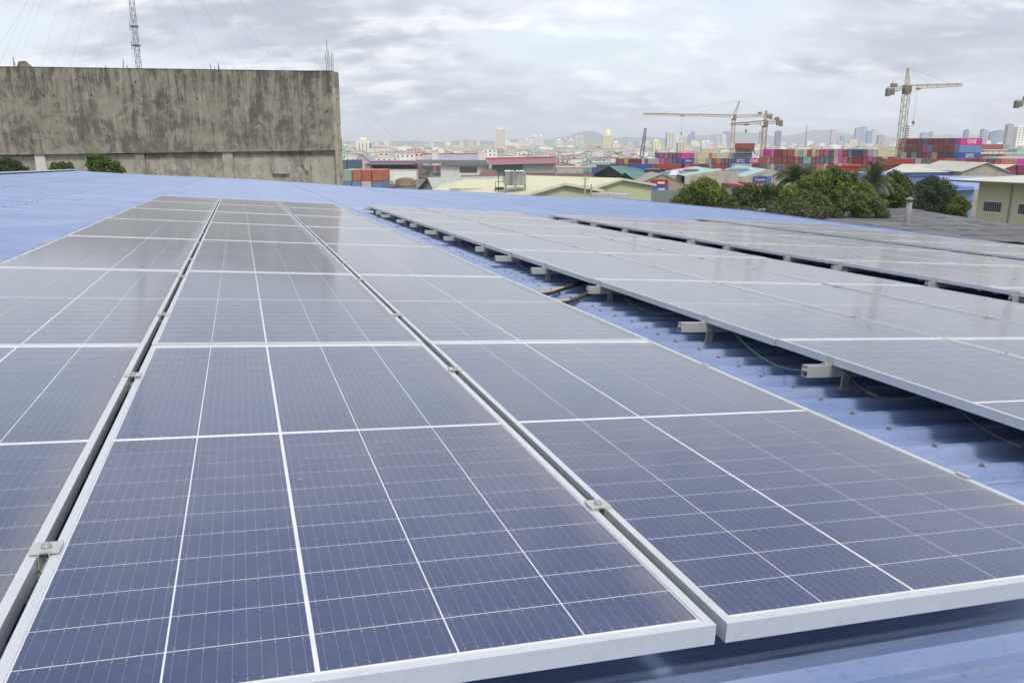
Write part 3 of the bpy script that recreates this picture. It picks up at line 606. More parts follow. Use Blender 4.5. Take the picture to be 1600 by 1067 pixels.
def ridged(p0, p1, L, ze, zp, wall, roofm, label, name='warehouse', cat='warehouse', over=.5, gab=None, thick=.14, peak=.5, ribs=0, group=None, fascia=None, hip=0.):
    """gable end from p0 to p1 (x, y), ridge running back L metres; ze eave, zp peak height"""
    p0, p1 = Vector((p0[0], p0[1], 0)), Vector((p1[0], p1[1], 0)); w = (p1 - p0).length; a = math.atan2(p1.y - p0.y, p1.x - p0.x)
    r = root(name, p0.x, p0.y, label, cat, group, rz=a); e, p = ze - GZ, zp - GZ; c = w * peak
    m_ = MB(); m_.prism([(0, 0), (w, 0), (w, e), (c, p) if hip == 0 else (w, e), (0, e)][:5] if hip == 0 else [(0, 0), (w, 0), (w, e), (0, e)], 'y', 0, L); m_.build('wall', wall, r)
    s0 = (p - e) / max(c, .01); s1 = (p - e) / max(w - c, .01)
    if hip == 0:
        for nm, q in (('roof', [(-over, e - over * s0 + .03), (c, p + .03), (c, p + .03 + thick), (-over, e - over * s0 + .03 + thick)]), ('roof', [(c + .002, p + .03), (w + over, e - over * s1 + .03), (w + over, e - over * s1 + .03 + thick), (c + .002, p + .03 + thick)])):
            m_ = MB(); m_.prism(q, 'y', -over, L + over)
            if ribs:
                n = int((L + 2 * over) / ribs)
                for k in range(n):
                    y = -over + (k + .5) * ribs; x0, z0 = q[3]; x1, z1 = q[2]; m_.face([(x0, y - .04, z0 + .003), (x1, y - .04, z1 + .003), (x1, y, z1 + .06), (x0, y, z0 + .06)]); m_.face([(x0, y, z0 + .06), (x1, y, z1 + .06), (x1, y + .04, z1 + .003), (x0, y + .04, z0 + .003)])
            m_.build(nm, roofm, r)
        if fascia:
            for q in ([(-over, e - over * s0 - .25), (c, p - .22), (c, p + .02), (-over, e - over * s0 + .02)], [(c + .003, p - .22), (w + over, e - over * s1 - .25), (w + over, e - over * s1 + .02), (c + .003, p + .02)]):
                m_ = MB(); m_.prism(q, 'y', -over - .05, -over + .08); m_.build('fascia', fascia, r)
    else:
        A_, B_, C_, D_ = (-over, -over, e), (w + over, -over, e), (w + over, L + over, e), (-over, L + over, e); E_, F_ = (c, hip, p), (c, L - hip, p)
        for f_ in ((A_, B_, E_), (B_, C_, F_, E_), (C_, D_, F_), (D_, A_, E_, F_)): m_ = MB(); m_.face(f_); m_.face([(q[0], q[1], q[2] - .12) for q in f_][::-1]); m_.build('roof', roofm, r)
        m_ = MB(); m_.box(-over, w + over, -over - .02, -over, e - .22, e); m_.box(-over - .02, -over, -over, L + over, e - .22, e); m_.build('fascia', fascia or roofm, r)
    return r
def P2(x, d, y=240): return (X(x, d, y), d)
CREAM = weather('cream_metal_roof', (.60, .58, .40), .5, .15, scale=.4, dirt=(.38, .36, .26), dirt_amt=.35); PALEG = weather('pale_green_wall', (.50, .53, .35), .8, .12, dirt_amt=.15)
GREENR = weather('green_metal_roof', (.10, .20, .175), .5, .2, scale=.3); MAROON = weather('maroon_roof', (.26, .10, .12), .6, .3, scale=.3); PINKW = weather('pink_cladding', (.36, .20, .24), .7, .25, scale=.3)
BROWNR = weather('rusty_brown_roof', (.17, .085, .07), .8, .5, scale=.4, dirt=(.09, .06, .05), dirt_amt=.6); DARKR = weather('dark_grey_roof', (.12, .11, .12), .7, .4, scale=.3); GREYR = weather('grey_metal_roof', (.33, .34, .37), .5, .3, scale=.3)
WHITEW = weather('white_wall', (.78, .77, .74), .8, .2, scale=.2, dirt_amt=.2); TEALR = weather('teal_white_roof', (.36, .55, .52), .5, .2, scale=.3, dirt_amt=.15); GWALL = weather('green_cladding', (.07, .20, .13), .7, .2)
OLDCONC = weather('old_concrete', (.44, .40, .34), .9, .3, scale=.4, dirt=(.13, .11, .09), dirt_amt=.6); GLASS = weather('window_glass', (.05, .06, .07), .2, .3); BLUER = weather('blue_metal', (.17, .24, .52), .5, .2); REDT = weather('red_trim', (.42, .05, .05), .6, .2)
GREYW = weather('grey_board_fence', (.20, .22, .22), .8, .15)

# right: cream hipped building with barred windows, grey corrugated roof, vent
hb = ridged(P2(1537, 95), P2(1700, 84), 26, Z(283, 92), Z(266, 100), weather('grey_cream_wall', (.66, .62, .44), .8, .12, scale=.3, dirt_amt=.25), weather('pale_cream_roof', (.62, .61, .50), .5, .12, scale=.3, dirt_amt=.2), 'cream hip-roofed building with barred windows at the right edge', name='hip_roof_building', cat='building', over=2.6, hip=9., fascia=weather('dark_gutter', (.20, .19, .17), .7, .3))
for u_, w_ in ((1.0, 2.15), (5.3, 2.1), (9.4, 2.1)):
    z1, z0 = Z(316, 93) - GZ, Z(331, 93) - GZ; fm = MB(); fm.box(u_ - .08, u_ + w_ + .08, -.06, -.01, z0 - .1, z0); fm.box(u_ - .08, u_ + w_ + .08, -.06, -.01, z1, z1 + .08); wf = fm.build('window', WHITEW, hb)
    MB().box(u_, u_ + w_, -.03, .02, z0, z1).build('pane', GLASS, wf)
    for k in range(9): MB().box(u_ + k * w_ / 8 - .025, u_ + k * w_ / 8 + .025, -.075, -.035, z0, z1).build('window_bar', GREYR, wf)
m_ = MB(); m_.bar((4.2, -.1, 3), (4.2, -.1, Z(285, 93) - GZ), .07, 8); m_.build('downpipe', GREYR, hb)
corr = weather('grey_fibre_roof', (.22, .22, .225), .85, .35, scale=.5, dirt=(.16, .08, .06), dirt_amt=.45)
ca = root('corrugated_roof_shed', X(1500, 72), 72, 'low shed with grey corrugated sheets and rusty patches, before the barred-window building', 'shed')
x0_, x1_ = X(1378, 62), X(1800, 62); zf, zbk = -6.95, -7.05
m_ = MB(); m_.box(X(1372, 58) + .3, X(1690, 58), 58.2, 89.5, GZ, -7.6); part(m_, 'wall', OLDCONC, ca)
xa0 = X(1372, 58); ncol = 18; 
for j in range(8):
    for i in range(ncol):
        y0 = 58 + j * 4; y1 = y0 + 4.15; xs0 = xa0 - .6 + i * 1.05; m_ = MB(); sh_ = rr.uniform(-.03, .03); n = 6
        z_ = lambda y: zf + (zbk - zf) * (y - 58) / 32
        for k in range(n):
            xA, xM, xB = xs0 + k * 1.05 / n, xs0 + (k + .5) * 1.05 / n, xs0 + (k + 1) * 1.05 / n
            for (q0, h0, q1, h1) in ((xA, 0, xM, .06), (xM, .06, xB, 0)): m_.face([(q0, y0, z_(y0) + h0 + sh_ + .04), (q1, y0, z_(y0) + h1 + sh_ + .04), (q1, y1, z_(y1) + h1 + sh_), (q0, y1, z_(y1) + h0 + sh_)])
        part(m_, 'roof_sheet', corr, ca)
GREYVENT = weather('grey_vent', (.25, .245, .24), .8, .35, scale=2., dirt_amt=.6)
vp = px(1417, 350, 72); ve = root('roof_vent', vp.x, 72, 'round grey concrete vent pipe with a cone cap standing on the corrugated shed', 'vent pipe', z=-7.1)
m_ = MB(); zt_ = Z(316, 72) + 7.1; m_.lathe([(.25, 0), (.25, zt_), (.21, zt_), (.21, zt_ - .4)], n=20); m_.build('pipe', GREYVENT, ve, True)
m_ = MB(); m_.lathe([(0, zt_ + .50), (.38, zt_ + .28), (.40, zt_ + .22), (.0, zt_ + .23)], n=20); m_.build('cap', GREYVENT, ve)
m_ = MB(); [m_.bar((.27 * math.cos(a), .27 * math.sin(a), zt_ - .05), (.3 * math.cos(a), .3 * math.sin(a), zt_ + .2), .02, 4) for a in (0, 2.1, 4.2)]; m_.build('cap_stay', STEEL, ve)
# cream and blue warehouse behind the dark trees
ridged(P2(1388, 215), P2(1392, 245), 46, Z(271, 215), Z(257, 230), BLUER, weather('beige_roof', (.55, .52, .44), .6, .15, scale=.2), 'long beige-roofed warehouse with blue wall behind the dark round tree', over=.8) if False else None
r_ = root('warehouse', X(1470, 210), 210, 'long beige-roofed warehouse with bright blue fascia behind the round dark tree', 'warehouse')
m_ = MB(); m_.box(X(1392, 210), X(1600, 210), 210, 240, GZ, Z(274, 210)); part(m_, 'wall', BLUER, r_)
m_ = MB(); m_.box(X(1398, 210), X(1575, 210), 209.6, 209.99, Z(275, 210), Z(270, 210)); part(m_, 'fascia', weather('bright_blue_trim', (.16, .25, .66), .5, .15), r_)
BEIGE = weather('beige_roof', (.55, .52, .44), .6, .15, scale=.2)
m_ = MB(); a0, a1, a2 = X(1384, 209), X(1412, 235), X(1590, 235); m_.face([(a0, 209, Z(270, 209)), (X(1560, 209), 209, Z(269, 209)), (a2, 235, Z(257, 235)), (a1, 235, Z(256.5, 235))]); m_.face([(a1, 235, Z(256.5, 235)), (a2, 235, Z(257, 235)), (a2, 255, Z(262, 255)), (a1, 255, Z(262, 255))]); part(m_, 'roof', BEIGE, r_)
ridged(P2(1508, 205), P2(1578, 205), 22, Z(268, 205), Z(255, 205), OLDCONC, BEIGE, 'weathered concrete gable end with shallow peak above the blue fascia', over=.5)
r_ = root('warehouse', X(1480, 150), 150, 'blue metal lean-to roof seen between the dark tree and cream building', 'shed')
m_ = MB(); m_.box(X(1450, 150), X(1530, 150), 150, 170, GZ, Z(292, 150)); part(m_, 'wall', BLUER, r_); m_ = MB(); m_.face([(X(1445, 149), 149, Z(300, 149)), (X(1535, 149), 149, Z(296, 149)), (X(1550, 175), 175, Z(275, 175)), (X(1470, 175), 175, Z(275, 175))]); part(m_, 'roof', weather('periwinkle_roof', (.28, .35, .66), .5, .15), r_)

# middle: cream gabled buildings, pole, tank
FAS = weather('pale_fascia', (.66, .64, .50), .6, .1)
dirr = Vector((-.78, .62))
def cream(xp0, d0, xp1, d1, ye, yp, L, label):
    a, b = P2(xp0, d0), P2(xp1, d1); return ridged(a, b, L, Z(ye, d0), Z(yp, (d0 + d1) / 2), PALEG, CREAM, label, name='gabled_building', cat='building', over=.7, ribs=.9, fascia=FAS)
cream(911, 139, 1020, 159, 297.5, 280, 22, 'taller pale green gabled building with cream roof, nearer the round mango tree')
cream(815, 126, 936, 140, 305, 287.5, 20, 'lower pale green gabled building with cream roof, left of the twin utility poles')
r_ = ridged(P2(684, 150), P2(684, 176), 13.2, Z(297, 150), Z(281, 163), PALEG, CREAM, 'wide cream-roofed shed with low parapet wall left of the grey water tank', over=.5, ribs=.9) if False else None
r_ = root('cream_roof_shed', X(735, 160), 160, 'wide shed with shallow cream roof just left of the grey water tank', 'shed')
m_ = MB(); m_.box(X(690, 160), X(800, 160), 150, 176, GZ, Z(299, 160)); part(m_, 'wall', PALEG, r_)
m_ = MB(); m_.face([(X(676, 149), 149, Z(297, 149)), (X(800, 149), 149, Z(296, 149)), (X(795, 172), 172, Z(281, 172)), (X(728, 172), 172, Z(280, 172))]); m_.face([(X(676, 149), 149, Z(297, 149)), (X(728, 172), 172, Z(280, 172)), (X(690, 184), 184, Z(287, 184))]); m_.face([(X(728, 172), 172, Z(280, 172)), (X(795, 172), 172, Z(281, 172)), (X(800, 190), 190, Z(285, 190)), (X(700, 190), 190, Z(285, 190))]); part(m_, 'roof', CREAM, r_)
for i in range(4):
    xa = 701 + i * 19; m_ = MB(); m_.box(X(xa, 135) + .03, X(xa + 19, 135) - .03, 135, 135.2, GZ, Z(294.5, 135)); part(m_, 'parapet_panel', weather('beige_board', (.52, .48, .36), .8, .15), r_)
m_ = MB(); m_.box(X(773, 132), X(787, 132), 132, 133.2, GZ, Z(293, 132)); 
b_ = m_.build('green_cabinet', GWALL, None, label='dark green panel enclosure between the cream shed and the water tank', cat='enclosure')
PIPE = weather('dark_pipe', (.06, .05, .05), .6, .3)
tk = root('water_tank', X(805, 128), 128, 'square grey sectional water tank on steel legs above the cream roofs', 'water tank')
xa, xb, z0, z1 = X(789, 128), X(822, 128), Z(290, 128), Z(269, 128); TANKM = weather('grey_tank', (.38, .38, .37), .6, .3, scale=.8, dirt_amt=.5)
m_ = MB(); m_.box(xa, xb, 128, 131.4, z0, z1); part(m_, 'tank_core', TANKM, tk)
for i in range(4):
    w_ = (xb - xa) / 4; m_ = MB(); m_.box(xa + i * w_ + .03, xa + (i + 1) * w_ - .03, 127.93, 127.995, z0 + .05, z1 - .05); part(m_, 'tank_panel', TANKM, tk)
m_ = MB(); m_.box(xa - .08, xa + 1.4, 127.9, 131.5, z1 + .003, z1 + .16); m_.box(xa + 1.75, xa + 3.0, 127.9, 131.5, z1 + .003, z1 + .16); part(m_, 'tank_lid', WHITEW, tk)
for xx in (xa + .1, (xa + xb) / 2, xb - .1):
    for yy in (128.2, 131.2): m_ = MB(); m_.bar((xx, yy, GZ), (xx, yy, z0), .12, 6); part(m_, 'leg', STEEL, tk)
m_ = MB(); 
for q in ([(788, 290), (788, 262), (821, 262), (821, 269)], [(779, 300), (779, 274), (786, 273), (786, 285)], [(774, 300), (774, 284), (787, 284)], [(800, 290), (800, 261)], [(811, 262), (811, 268)]):
    pp = [px(a, b, 127.4) for a, b in q]; m_.tube(pp, .06, 5)
part(m_, 'pipework', PIPE, tk)
for x, y0, lab in ((914.5, 275, 'taller grey utility pole before the pale green gabled wall'), (924, 288, 'shorter grey utility pole right beside the taller one')):
    p = px(x, y0, 112); m_ = MB(); m_.bar((p.x, 112, GZ), (p.x, 112, p.z), .16, 8, r2=.11); r_ = root('utility_pole', p.x, 112, lab, 'utility pole'); part(m_, 'pole', OLDCONC, r_)
    m_ = MB(); [m_.box(p.x - .5, p.x + .5, 111.9, 112.1, p.z - .5 - j * .9, p.z - .4 - j * .9) for j in range(2)]; part(m_, 'crossarm', OLDCONC, r_)
# white box truck behind cream building
r_ = root('box_truck', X(950, 118), 118, 'white box truck body parked between blue roof and pale green gabled wall', 'truck')
m_ = MB(); m_.box(X(927, 118), X(963, 118), 118, 120.4, Z(311, 118) - 1.6, Z(303, 118)); part(m_, 'cargo_box', weather('dusty_white', (.48, .47, .44), .7, .2), r_); m_ = MB(); m_.box(X(963, 118) + .02, X(985, 118), 118, 120.4, Z(311, 118) - 1.6, Z(304, 118)); part(m_, 'rear_box', weather('dusty_white', (.48, .47, .44), .7, .2), r_)
m_ = MB(); m_.box(X(927, 118), X(990, 118), 118.2, 120.2, GZ + .9, GZ + 1.3); part(m_, 'chassis', PIPE, r_)
m_ = MB(); m_.box(X(985, 118) + .1, X(1003, 118), 118.1, 120.3, GZ + .9, GZ + 3.3); part(m_, 'cab', WHITEW, r_)
for xx in (931, 944, 992):
    c_ = X(xx, 118); m_ = MB(); m_.bar((c_, 118.0, GZ + .5), (c_, 118.35, GZ + .5), .5, 14); part(m_, 'wheel', BLACK, r_)
# left middle distance
r_ = ridged(P2(655, 205), P2(684, 190), 26, Z(300, 200), Z(278, 198), weather('white_gable', (.55, .56, .58), .7, .2), weather('sage_roof', (.36, .40, .34), .6, .25, scale=.4), 'small A-shaped gable with black barge boards and sage roof by the rusty tank', name='gabled_shed', cat='shed', over=.9, ribs=1.6, fascia=DARK, peak=.62)
RUST = weather('rusty_steel', (.42, .36, .29), .8, .4, scale=.6, dirt=(.18, .09, .05), dirt_amt=.8)
xc, dd = X(632.5, 160), 160; rt = root('storage_tank', xc, dd, 'round rusty storage tank with a low domed top at the blue roof edge', 'tank')
R_ = 15.5 * 160 / F; zt_ = Z(283, 160) - GZ
m_ = MB(); m_.lathe([(R_, 0), (R_, zt_)], n=32); m_.build('shell', RUST, rt, True); m_ = MB(); m_.lathe([(R_ + .03, zt_), (R_ * .95, zt_ + .25), (R_ * .6, zt_ + .55), (0, zt_ + .68)], n=32); m_.build('dome', weather('rust_top', (.28, .17, .11), .9, .4, scale=.8), rt, True)
m_ = MB(); m_.lathe([(R_ + .05, zt_ - 1.0), (R_ + .05, zt_ - .88)], n=32); m_.build('hoop', DARK, rt)
flat(553, 652, 253, 445, 30, PINKW, MAROON, 'pink_shed', 'long dusty pink clad shed behind the orange containers', 'shed')
ridged(P2(553, 440), P2(577, 440), 20, Z(252, 440), Z(241.5, 440), weather('pale_pink_wall', (.58, .42, .45), .8, .2), GREYR, 'pale pink gabled house front at the left end of the pink shed', name='gabled_house', cat='building')
flat(559, 579, 259, 430, 8, WHITEW, GREYR, 'white_hut', 'small white hut in front of the pink shed', 'hut')
flat(595, 650, 266, 420, 10, WHITEW, OLDCONC, 'white_wall_building', 'low white walled building under the pink shed', 'building')
r_ = root('long_shed', X(700, 520), 520, 'lilac-grey roofed shed with red ridge, between two small white towers', 'shed')
m_ = MB(); m_.box(X(661, 520), X(752, 520), 520, 545, GZ, Z(250, 520)); part(m_, 'wall', WHITEW, r_)
m_ = MB(); m_.face([(X(660, 518), 518, Z(250.5, 518)), (X(755, 518), 518, Z(250.5, 518)), (X(747, 545), 545, Z(241.5, 545)), (X(668, 545), 545, Z(241.5, 545))]); part(m_, 'roof', weather('lilac_roof', (.38, .38, .46), .6, .2, scale=.1), r_)
m_ = MB(); m_.box(X(660, 545), X(747, 545), 545, 547, Z(242, 545), Z(240, 545)); part(m_, 'ridge_trim', REDT, r_)
flat(675, 684, 238, 515, 6, WHITEW, WHITEW, 'white_tower', 'narrow white box tower rising over the lilac-grey shed', 'tower')
flat(747, 760, 238.5, 510, 8, WHITEW, WHITEW, 'white_tower', 'white stair tower at the right end of the lilac-grey shed', 'tower')
r_ = root('long_shed', X(700, 430), 430, 'dark grey long roofed shed with white wall and louvres, behind the green container stack', 'shed')
m_ = MB(); m_.box(X(688, 430), X(762, 430), 430, 445, GZ, Z(258, 430)); part(m_, 'wall', WHITEW, r_)
for i, (a, b, y0, y1) in enumerate(((570, 650, 257.5, 254), (648, 692, 256, 250), (690, 762, 258.5, 250.5))):
    m_ = MB(); m_.face([(X(a, 428), 428, Z(y0, 428)), (X(b, 428), 428, Z(y0, 428)), (X(b - 2, 445), 445, Z(y1, 445)), (X(a + 2, 445), 445, Z(y1, 445))]); part(m_, 'roof', DARKR, r_)
for j in range(4):
    m_ = MB(); m_.box(X(718, 430), X(745, 430), 429.7, 429.95, Z(262.6 + j * 2.3, 430), Z(261.2 + j * 2.3, 430)); part(m_, 'louvre', DARK, r_)
r_ = root('warehouse', X(815, 420), 420, 'maroon-roofed warehouse with green and white walls, left of the flat grey district', 'warehouse')
m_ = MB(); m_.box(X(768, 420), X(817, 420), 420, 445, GZ, Z(257, 420)); part(m_, 'green_wall', GWALL, r_); m_ = MB(); m_.box(X(817, 420) + .01, X(868, 420), 420, 445, GZ, Z(256, 420)); part(m_, 'white_wall', weather('offwhite_wall', (.56, .55, .53), .8, .15), r_)
m_ = MB(); m_.face([(X(764, 417), 417, Z(258, 417)), (X(871, 417), 417, Z(255.5, 417)), (X(868, 445), 445, Z(247, 445)), (X(760, 445), 445, Z(249, 445))]); part(m_, 'roof', MAROON, r_)
m_ = MB(); m_.prism([(X(759, 445), Z(250, 445)), (X(869, 445), Z(247.5, 445)), (X(869, 445), Z(245, 445)), (X(759, 445), Z(247, 445))], 'y', 445, 447); part(m_, 'ridge_trim', REDT, r_)
for a, b, y0, y1, d, lab in ((716, 800, 283.5, 274, 215, 'low rusty brown roof behind the cream shed'), (818, 870, 281, 270, 230, 'low rusty brown roof right of the water tank'), (748, 778, 275, 266, 300, 'small brown hipped house roof under the dark grey shed'), (868, 930, 279, 271, 260, 'row of rusty red-brown roofs left of the green warehouse'), (592, 625, 294, 288, 200, 'low rust brown lean-to beside the pale green container')):
    r_ = root('brown_roof_shed', X((a + b) / 2, d), d, lab, 'shed'); m_ = MB(); m_.box(X(a + 2, d), X(b - 2, d), d + .2, d + 14, GZ, Z(y0, d) - .2); part(m_, 'wall', OLDCONC, r_)
    m_ = MB(); m_.face([(X(a, d), d, Z(y0, d)), (X(b, d), d, Z(y0 - .5, d)), (X(b - 3, d + 14), d + 14, Z(y1, d + 14)), (X(a + 4, d + 14), d + 14, Z(y1, d + 14))]); part(m_, 'roof', BROWNR, r_)
flat(870, 912, 262, 380, 20, OLDCONC, weather('pale_pink_roof', (.55, .42, .42), .6, .15), 'low_warehouse', 'low warehouse with pale pink roof edge left of the green one', 'warehouse')
flat(936, 962, 258, 400, 12, DARKR, GREENR, 'low_warehouse', 'small dark shed with grey green roof behind the black gable', 'shed')
ridged(P2(926, 392), P2(986, 368), 48, Z(279, 370), Z(260, 380), weather('black_gable', (.015, .015, .018), .9, .1), GREENR, 'large dark green roofed warehouse with a black gable end', over=1., ribs=2.5)
ridged(P2(962, 352), P2(1000, 338), 42, Z(283, 345), Z(270.5, 345), weather('black_gable', (.015, .015, .018), .9, .1), GREENR, 'lower green roofed wing with small black gable before the large warehouse', over=1., ribs=2.5)
flat(1010, 1031, 265, 350, 6, DARK, GREENR, 'roof_monitor', 'small dark raised vent box on the green warehouse roof', 'roof vent', z0=Z(272, 350))
ridged(P2(990, 322), P2(1079, 322), 34, Z(291, 322), Z(272.5, 322), weather('brown_rendered_gable', (.34, .27, .21), .9, .25, scale=.3, dirt_amt=.4), OLDCONC, 'brown rendered gable wall behind the red and blue containers', peak=.52, over=.4)
r_ = root('zigzag_warehouse', X(1150, 330), 330, 'twin-gabled grey concrete warehouse with pale teal roofs and dark rain streaks', 'warehouse')
pk = [(1072, 275), (1127, 266), (1165, 276.5), (1202, 264.5), (1250, 275)]
m_ = MB(); poly = [(X(1072, 330), GZ), (X(1250, 330), GZ)] + [(X(a, 330), Z(b, 330)) for a, b in pk[::-1]]; m_.prism(poly, 'y', 330, 330.5); part(m_, 'gable_wall', OLDCONC, r_)
for (a, ya), (b, yb) in zip(pk, pk[1:]):
    m_ = MB(); za, zb_ = Z(ya, 330), Z(yb, 330); m_.face([(X(a, 330), 330.6, za - .1), (X(b, 330), 330.6, zb_ - .1), (X(b, 330), 375, zb_ + .4), (X(a, 330), 375, za + .4)]); part(m_, 'roof', TEALR, r_)
for i in range(9):
    x = 1085 + i * 18; ztop = np.interp(x, [a for a, b in pk], [b for a, b in pk]) + 2; m_ = MB(); m_.box(X(x, 330), X(x, 330) + .35, 329.85, 329.99, GZ, Z(ztop, 330)); part(m_, 'pilaster', OLDCONC, r_)
for a, b, y0, y1, mt, lab in ((1046, 1086, 274, 266, weather('mint_white_roof', (.62, .72, .70), .6, .15), 'bright mint-white roof between green warehouse and the pale teal one'), (1080, 1113, 275, 269, weather('crimson_roof', (.42, .08, .10), .6, .2), 'narrow crimson roof left of the pale teal roofs'), (1066, 1104, 267, 264.5, BROWNR, 'long low dark roof monitor with beige top above the mint-white roof'), (1137, 1182, 266, 262.5, BLUER, 'blue ridge vent on the pale teal roof'), (1100, 1125, 268, 264, BEIGE, 'small beige roof behind the crimson roof')):
    d = 345; r_ = root('low_warehouse', X((a + b) / 2, d), d, lab, 'roof'); m_ = MB(); m_.box(X(a + 1, d), X(b - 1, d), d + .2, d + 10, GZ, Z(y0, d) - .2); part(m_, 'wall', OLDCONC, r_); m_ = MB(); m_.face([(X(a, d), d, Z(y0, d)), (X(b, d), d, Z(y0, d)), (X(b + 5, d + 10), d + 10, Z(y1, d + 10)), (X(a + 6, d + 10), d + 10, Z(y1, d + 10))]); part(m_, 'roof', mt, r_)
m_ = MB(); m_.box(X(1012, 250), X(1075, 250), 250, 250.3, GZ, Z(297, 250)); m_.build('grey_fence', GREYW, label='plain grey board fence below the brown gable', cat='fence')
m_ = MB(); m_.box(X(1090, 262), X(1245, 262), 262, 262.3, GZ, Z(295, 262)); m_.build('grey_fence', GREYW, label='plain grey board fence behind the round mango tree', cat='fence')
flat(1532, 1600, 240, 420, 16, OLDCONC, WHITEW, 'low_warehouse', 'white roofed long shed right of the pink container', 'shed')
flat(1560, 1610, 246.5, 360, 12, WHITEW, WHITEW, 'low_warehouse', 'white roof patch above the salmon container row', 'shed')
flat(1590, 1620, 233, 500, 10, TEALR, TEALR, 'teal_shed', 'teal shed at the right edge above the containers', 'shed')
flat(1535, 1568, 226, 560, 12, weather('red_shed', (.36, .09, .09), .7, .2), GREYR, 'red_shed', 'red walled shed behind the white roofed one', 'shed')

# ---- shipping containers
CC = dict(red='#96282c', dark_red='#742428', brown='#7a3634', rust='#a04236', orange='#bf633f', salmon='#c2706a', magenta='#cf2f90', purple='#7b3462', pink='#b04b70', navy='#2a3a63', blue='#2f559c', bright_blue='#3f6fc0', light_blue='#6f8db2', teal='#3f6474', pale_teal='#88a7a0', green='#2e7c4d', mint='#7cab9a', pale_green='#9db39a', grey='#9aa0a3', slate='#6c7480', beige='#c2bea6', cream='#cfc9a6', white='#d3d3d0', yellow='#c9a24e')
LOCK = weather('lock_rod', (.50, .48, .46), .5, .2); WHT = weather('white_lettering', (.8, .8, .8), .6, .05)
cmesh = {}
def container(x0, x1, y0, y1, d, colr, side, label, group, text=None, parts=True, depth=None, rz=0., names='shipping_container'):
    xa, xb, z1, z0 = X(x0, d, y0), X(x1, d, y0), Z(y0, d), Z(y1, d); w, h = xb - xa - .04, z1 - z0 - .03; L = depth or (2.44 if side else 12.0)
    m = paint(CC[colr], .5, var=.18, scale=.35, dirt_amt=.22)
    r = empty(names, (xa + .02, d, z0), rz, label, 'container', group)
    b = MB(); f_ = .1; b.box(0, w, .06, L, 0, h)
    # corrugated face inside a frame
    b.box(0, w, 0, .059, 0, .18); b.box(0, w, 0, .059, h - .14, h); b.box(0, .12, 0, .059, .181, h - .141); b.box(w - .12, w, 0, .059, .181, h - .141)
    if side:
        n = max(6, int(w / .55)); s_ = (w - .26) / n
        for i in range(n): x = .13 + i * s_; b.face([(x, .058, .181), (x + s_ * .25, .01, .181), (x + s_ * .25, .01, h - .141), (x, .058, h - .141)]); b.face([(x + s_ * .25, .01, .181), (x + s_ * .5, .01, .181), (x + s_ * .5, .01, h - .141), (x + s_ * .25, .01, h - .141)]); b.face([(x + s_ * .5, .01, .181), (x + s_ * .75, .058, .181), (x + s_ * .75, .058, h - .141), (x + s_ * .5, .01, h - .141)])
    b.build('body', m, r)
    if not side:
        k = MB()
        for q in (.2, .38, .62, .8): k.box(w * q - .022, w * q + .022, -.05, -.012, .12, h - .1)
        for q in (.29, .71): k.box(w * q - .12, w * q + .12, -.045, -.014, h * .38, h * .41)
        k.build('lock_rods', LOCK, r)
    if text and side: 
        if text == 'LABEL': MB().box(w * .35, w * .78, -.02, .0, h * .38, h * .66).build('name_panel', WHT, r)
        else: text_part(text[0], h * text[2], (w * text[1], -.03, h * .52), WHT, r)
    return r
ORD = ['leftmost', 'second', 'third', 'fourth', 'fifth', 'sixth', 'seventh', 'eighth', 'ninth', 'tenth', 'eleventh', 'twelfth', 'thirteenth', 'fourteenth', 'fifteenth', 'sixteenth', 'seventeenth', 'eighteenth', 'nineteenth', 'twentieth']
def nm(c): return c.replace('_', ' ')
def row(block, tier, y0, y1, d, items, group, texts={}):
    cnt = {}
    for i, (x0, x1, c) in enumerate(items):
        side = (x1 - x0) * d / F > 3.6; kind = 'side-on' if side else 'end-on'; key = (c, kind); n = cnt.get(key, 0); cnt[key] = n + 1; tot = sum(1 for a, b, e in items if e == c and (((b - a) * d / F > 3.6) == side))
        pos = '' if tot == 1 else (ORD[n] + (' from the left' if n else '') + ' ')
        lab = f"{pos}{nm(c)} container {kind}, {tier} tier of {block}".strip()
        container(x0, x1, y0, y1, d, c, side, lab, group, texts.get(i))
G1 = 'containers left, by the concrete wall'
row('stack beside concrete wall', 'top', 266, 283, 190, [(533.5, 549, 'pale_green'), (550, 564.5, 'orange'), (565, 580, 'orange'), (581, 597, 'orange')], G1)
row('stack beside concrete wall', 'second', 283.3, 300.3, 190, [(533.5, 549, 'light_blue'), (550, 564.5, 'light_blue'), (565, 580, 'white'), (581, 597, 'light_blue')], G1)
row('stack beside concrete wall', 'lowest', 300.6, 317.6, 190, [(533.5, 549, 'grey'), (550, 564.5, 'rust'), (565, 580, 'grey'), (581, 597, 'navy')], G1)
row('stack beside concrete wall', 'ground', 317.9, 342.5, 190, [(533.5, 549, 'rust'), (550, 564.5, 'rust'), (565, 580, 'grey'), (581, 597, 'navy')], G1)
row('pair above the orange containers', 'upper', 250.5, 266, 235, [(532, 541, 'slate'), (541.5, 554, 'teal')], G1)
row('pair above the orange containers', 'lower', 266.2, 281.8, 235, [(532, 541, 'slate'), (541.5, 554, 'teal')], G1)
row('lone pile by the rusty tank', 'top', 283, 295.5, 270, [(599.5, 613, 'pale_green'), (613.3, 617, 'white')], G1)
row('lone pile by the rusty tank', 'lower', 295.7, 308.2, 270, [(599.5, 613, 'grey'), (613.3, 617, 'white')], G1)
for y0, y1, c, tn in ((256, 261.7, 'slate', 'topmost'), (262, 267.8, 'teal', 'second'), (268, 274, 'green', 'third'), (274.2, 281, 'red', 'lowest')): row('pile before pink shed', tn, y0, y1, 440, [(602, 616, c)], G1, {0: 'LABEL'} if c != 'slate' else {})
container(620, 634, 274.5, 278, 430, 'blue', True, 'small blue container on the low roof above the rusty tank', G1)
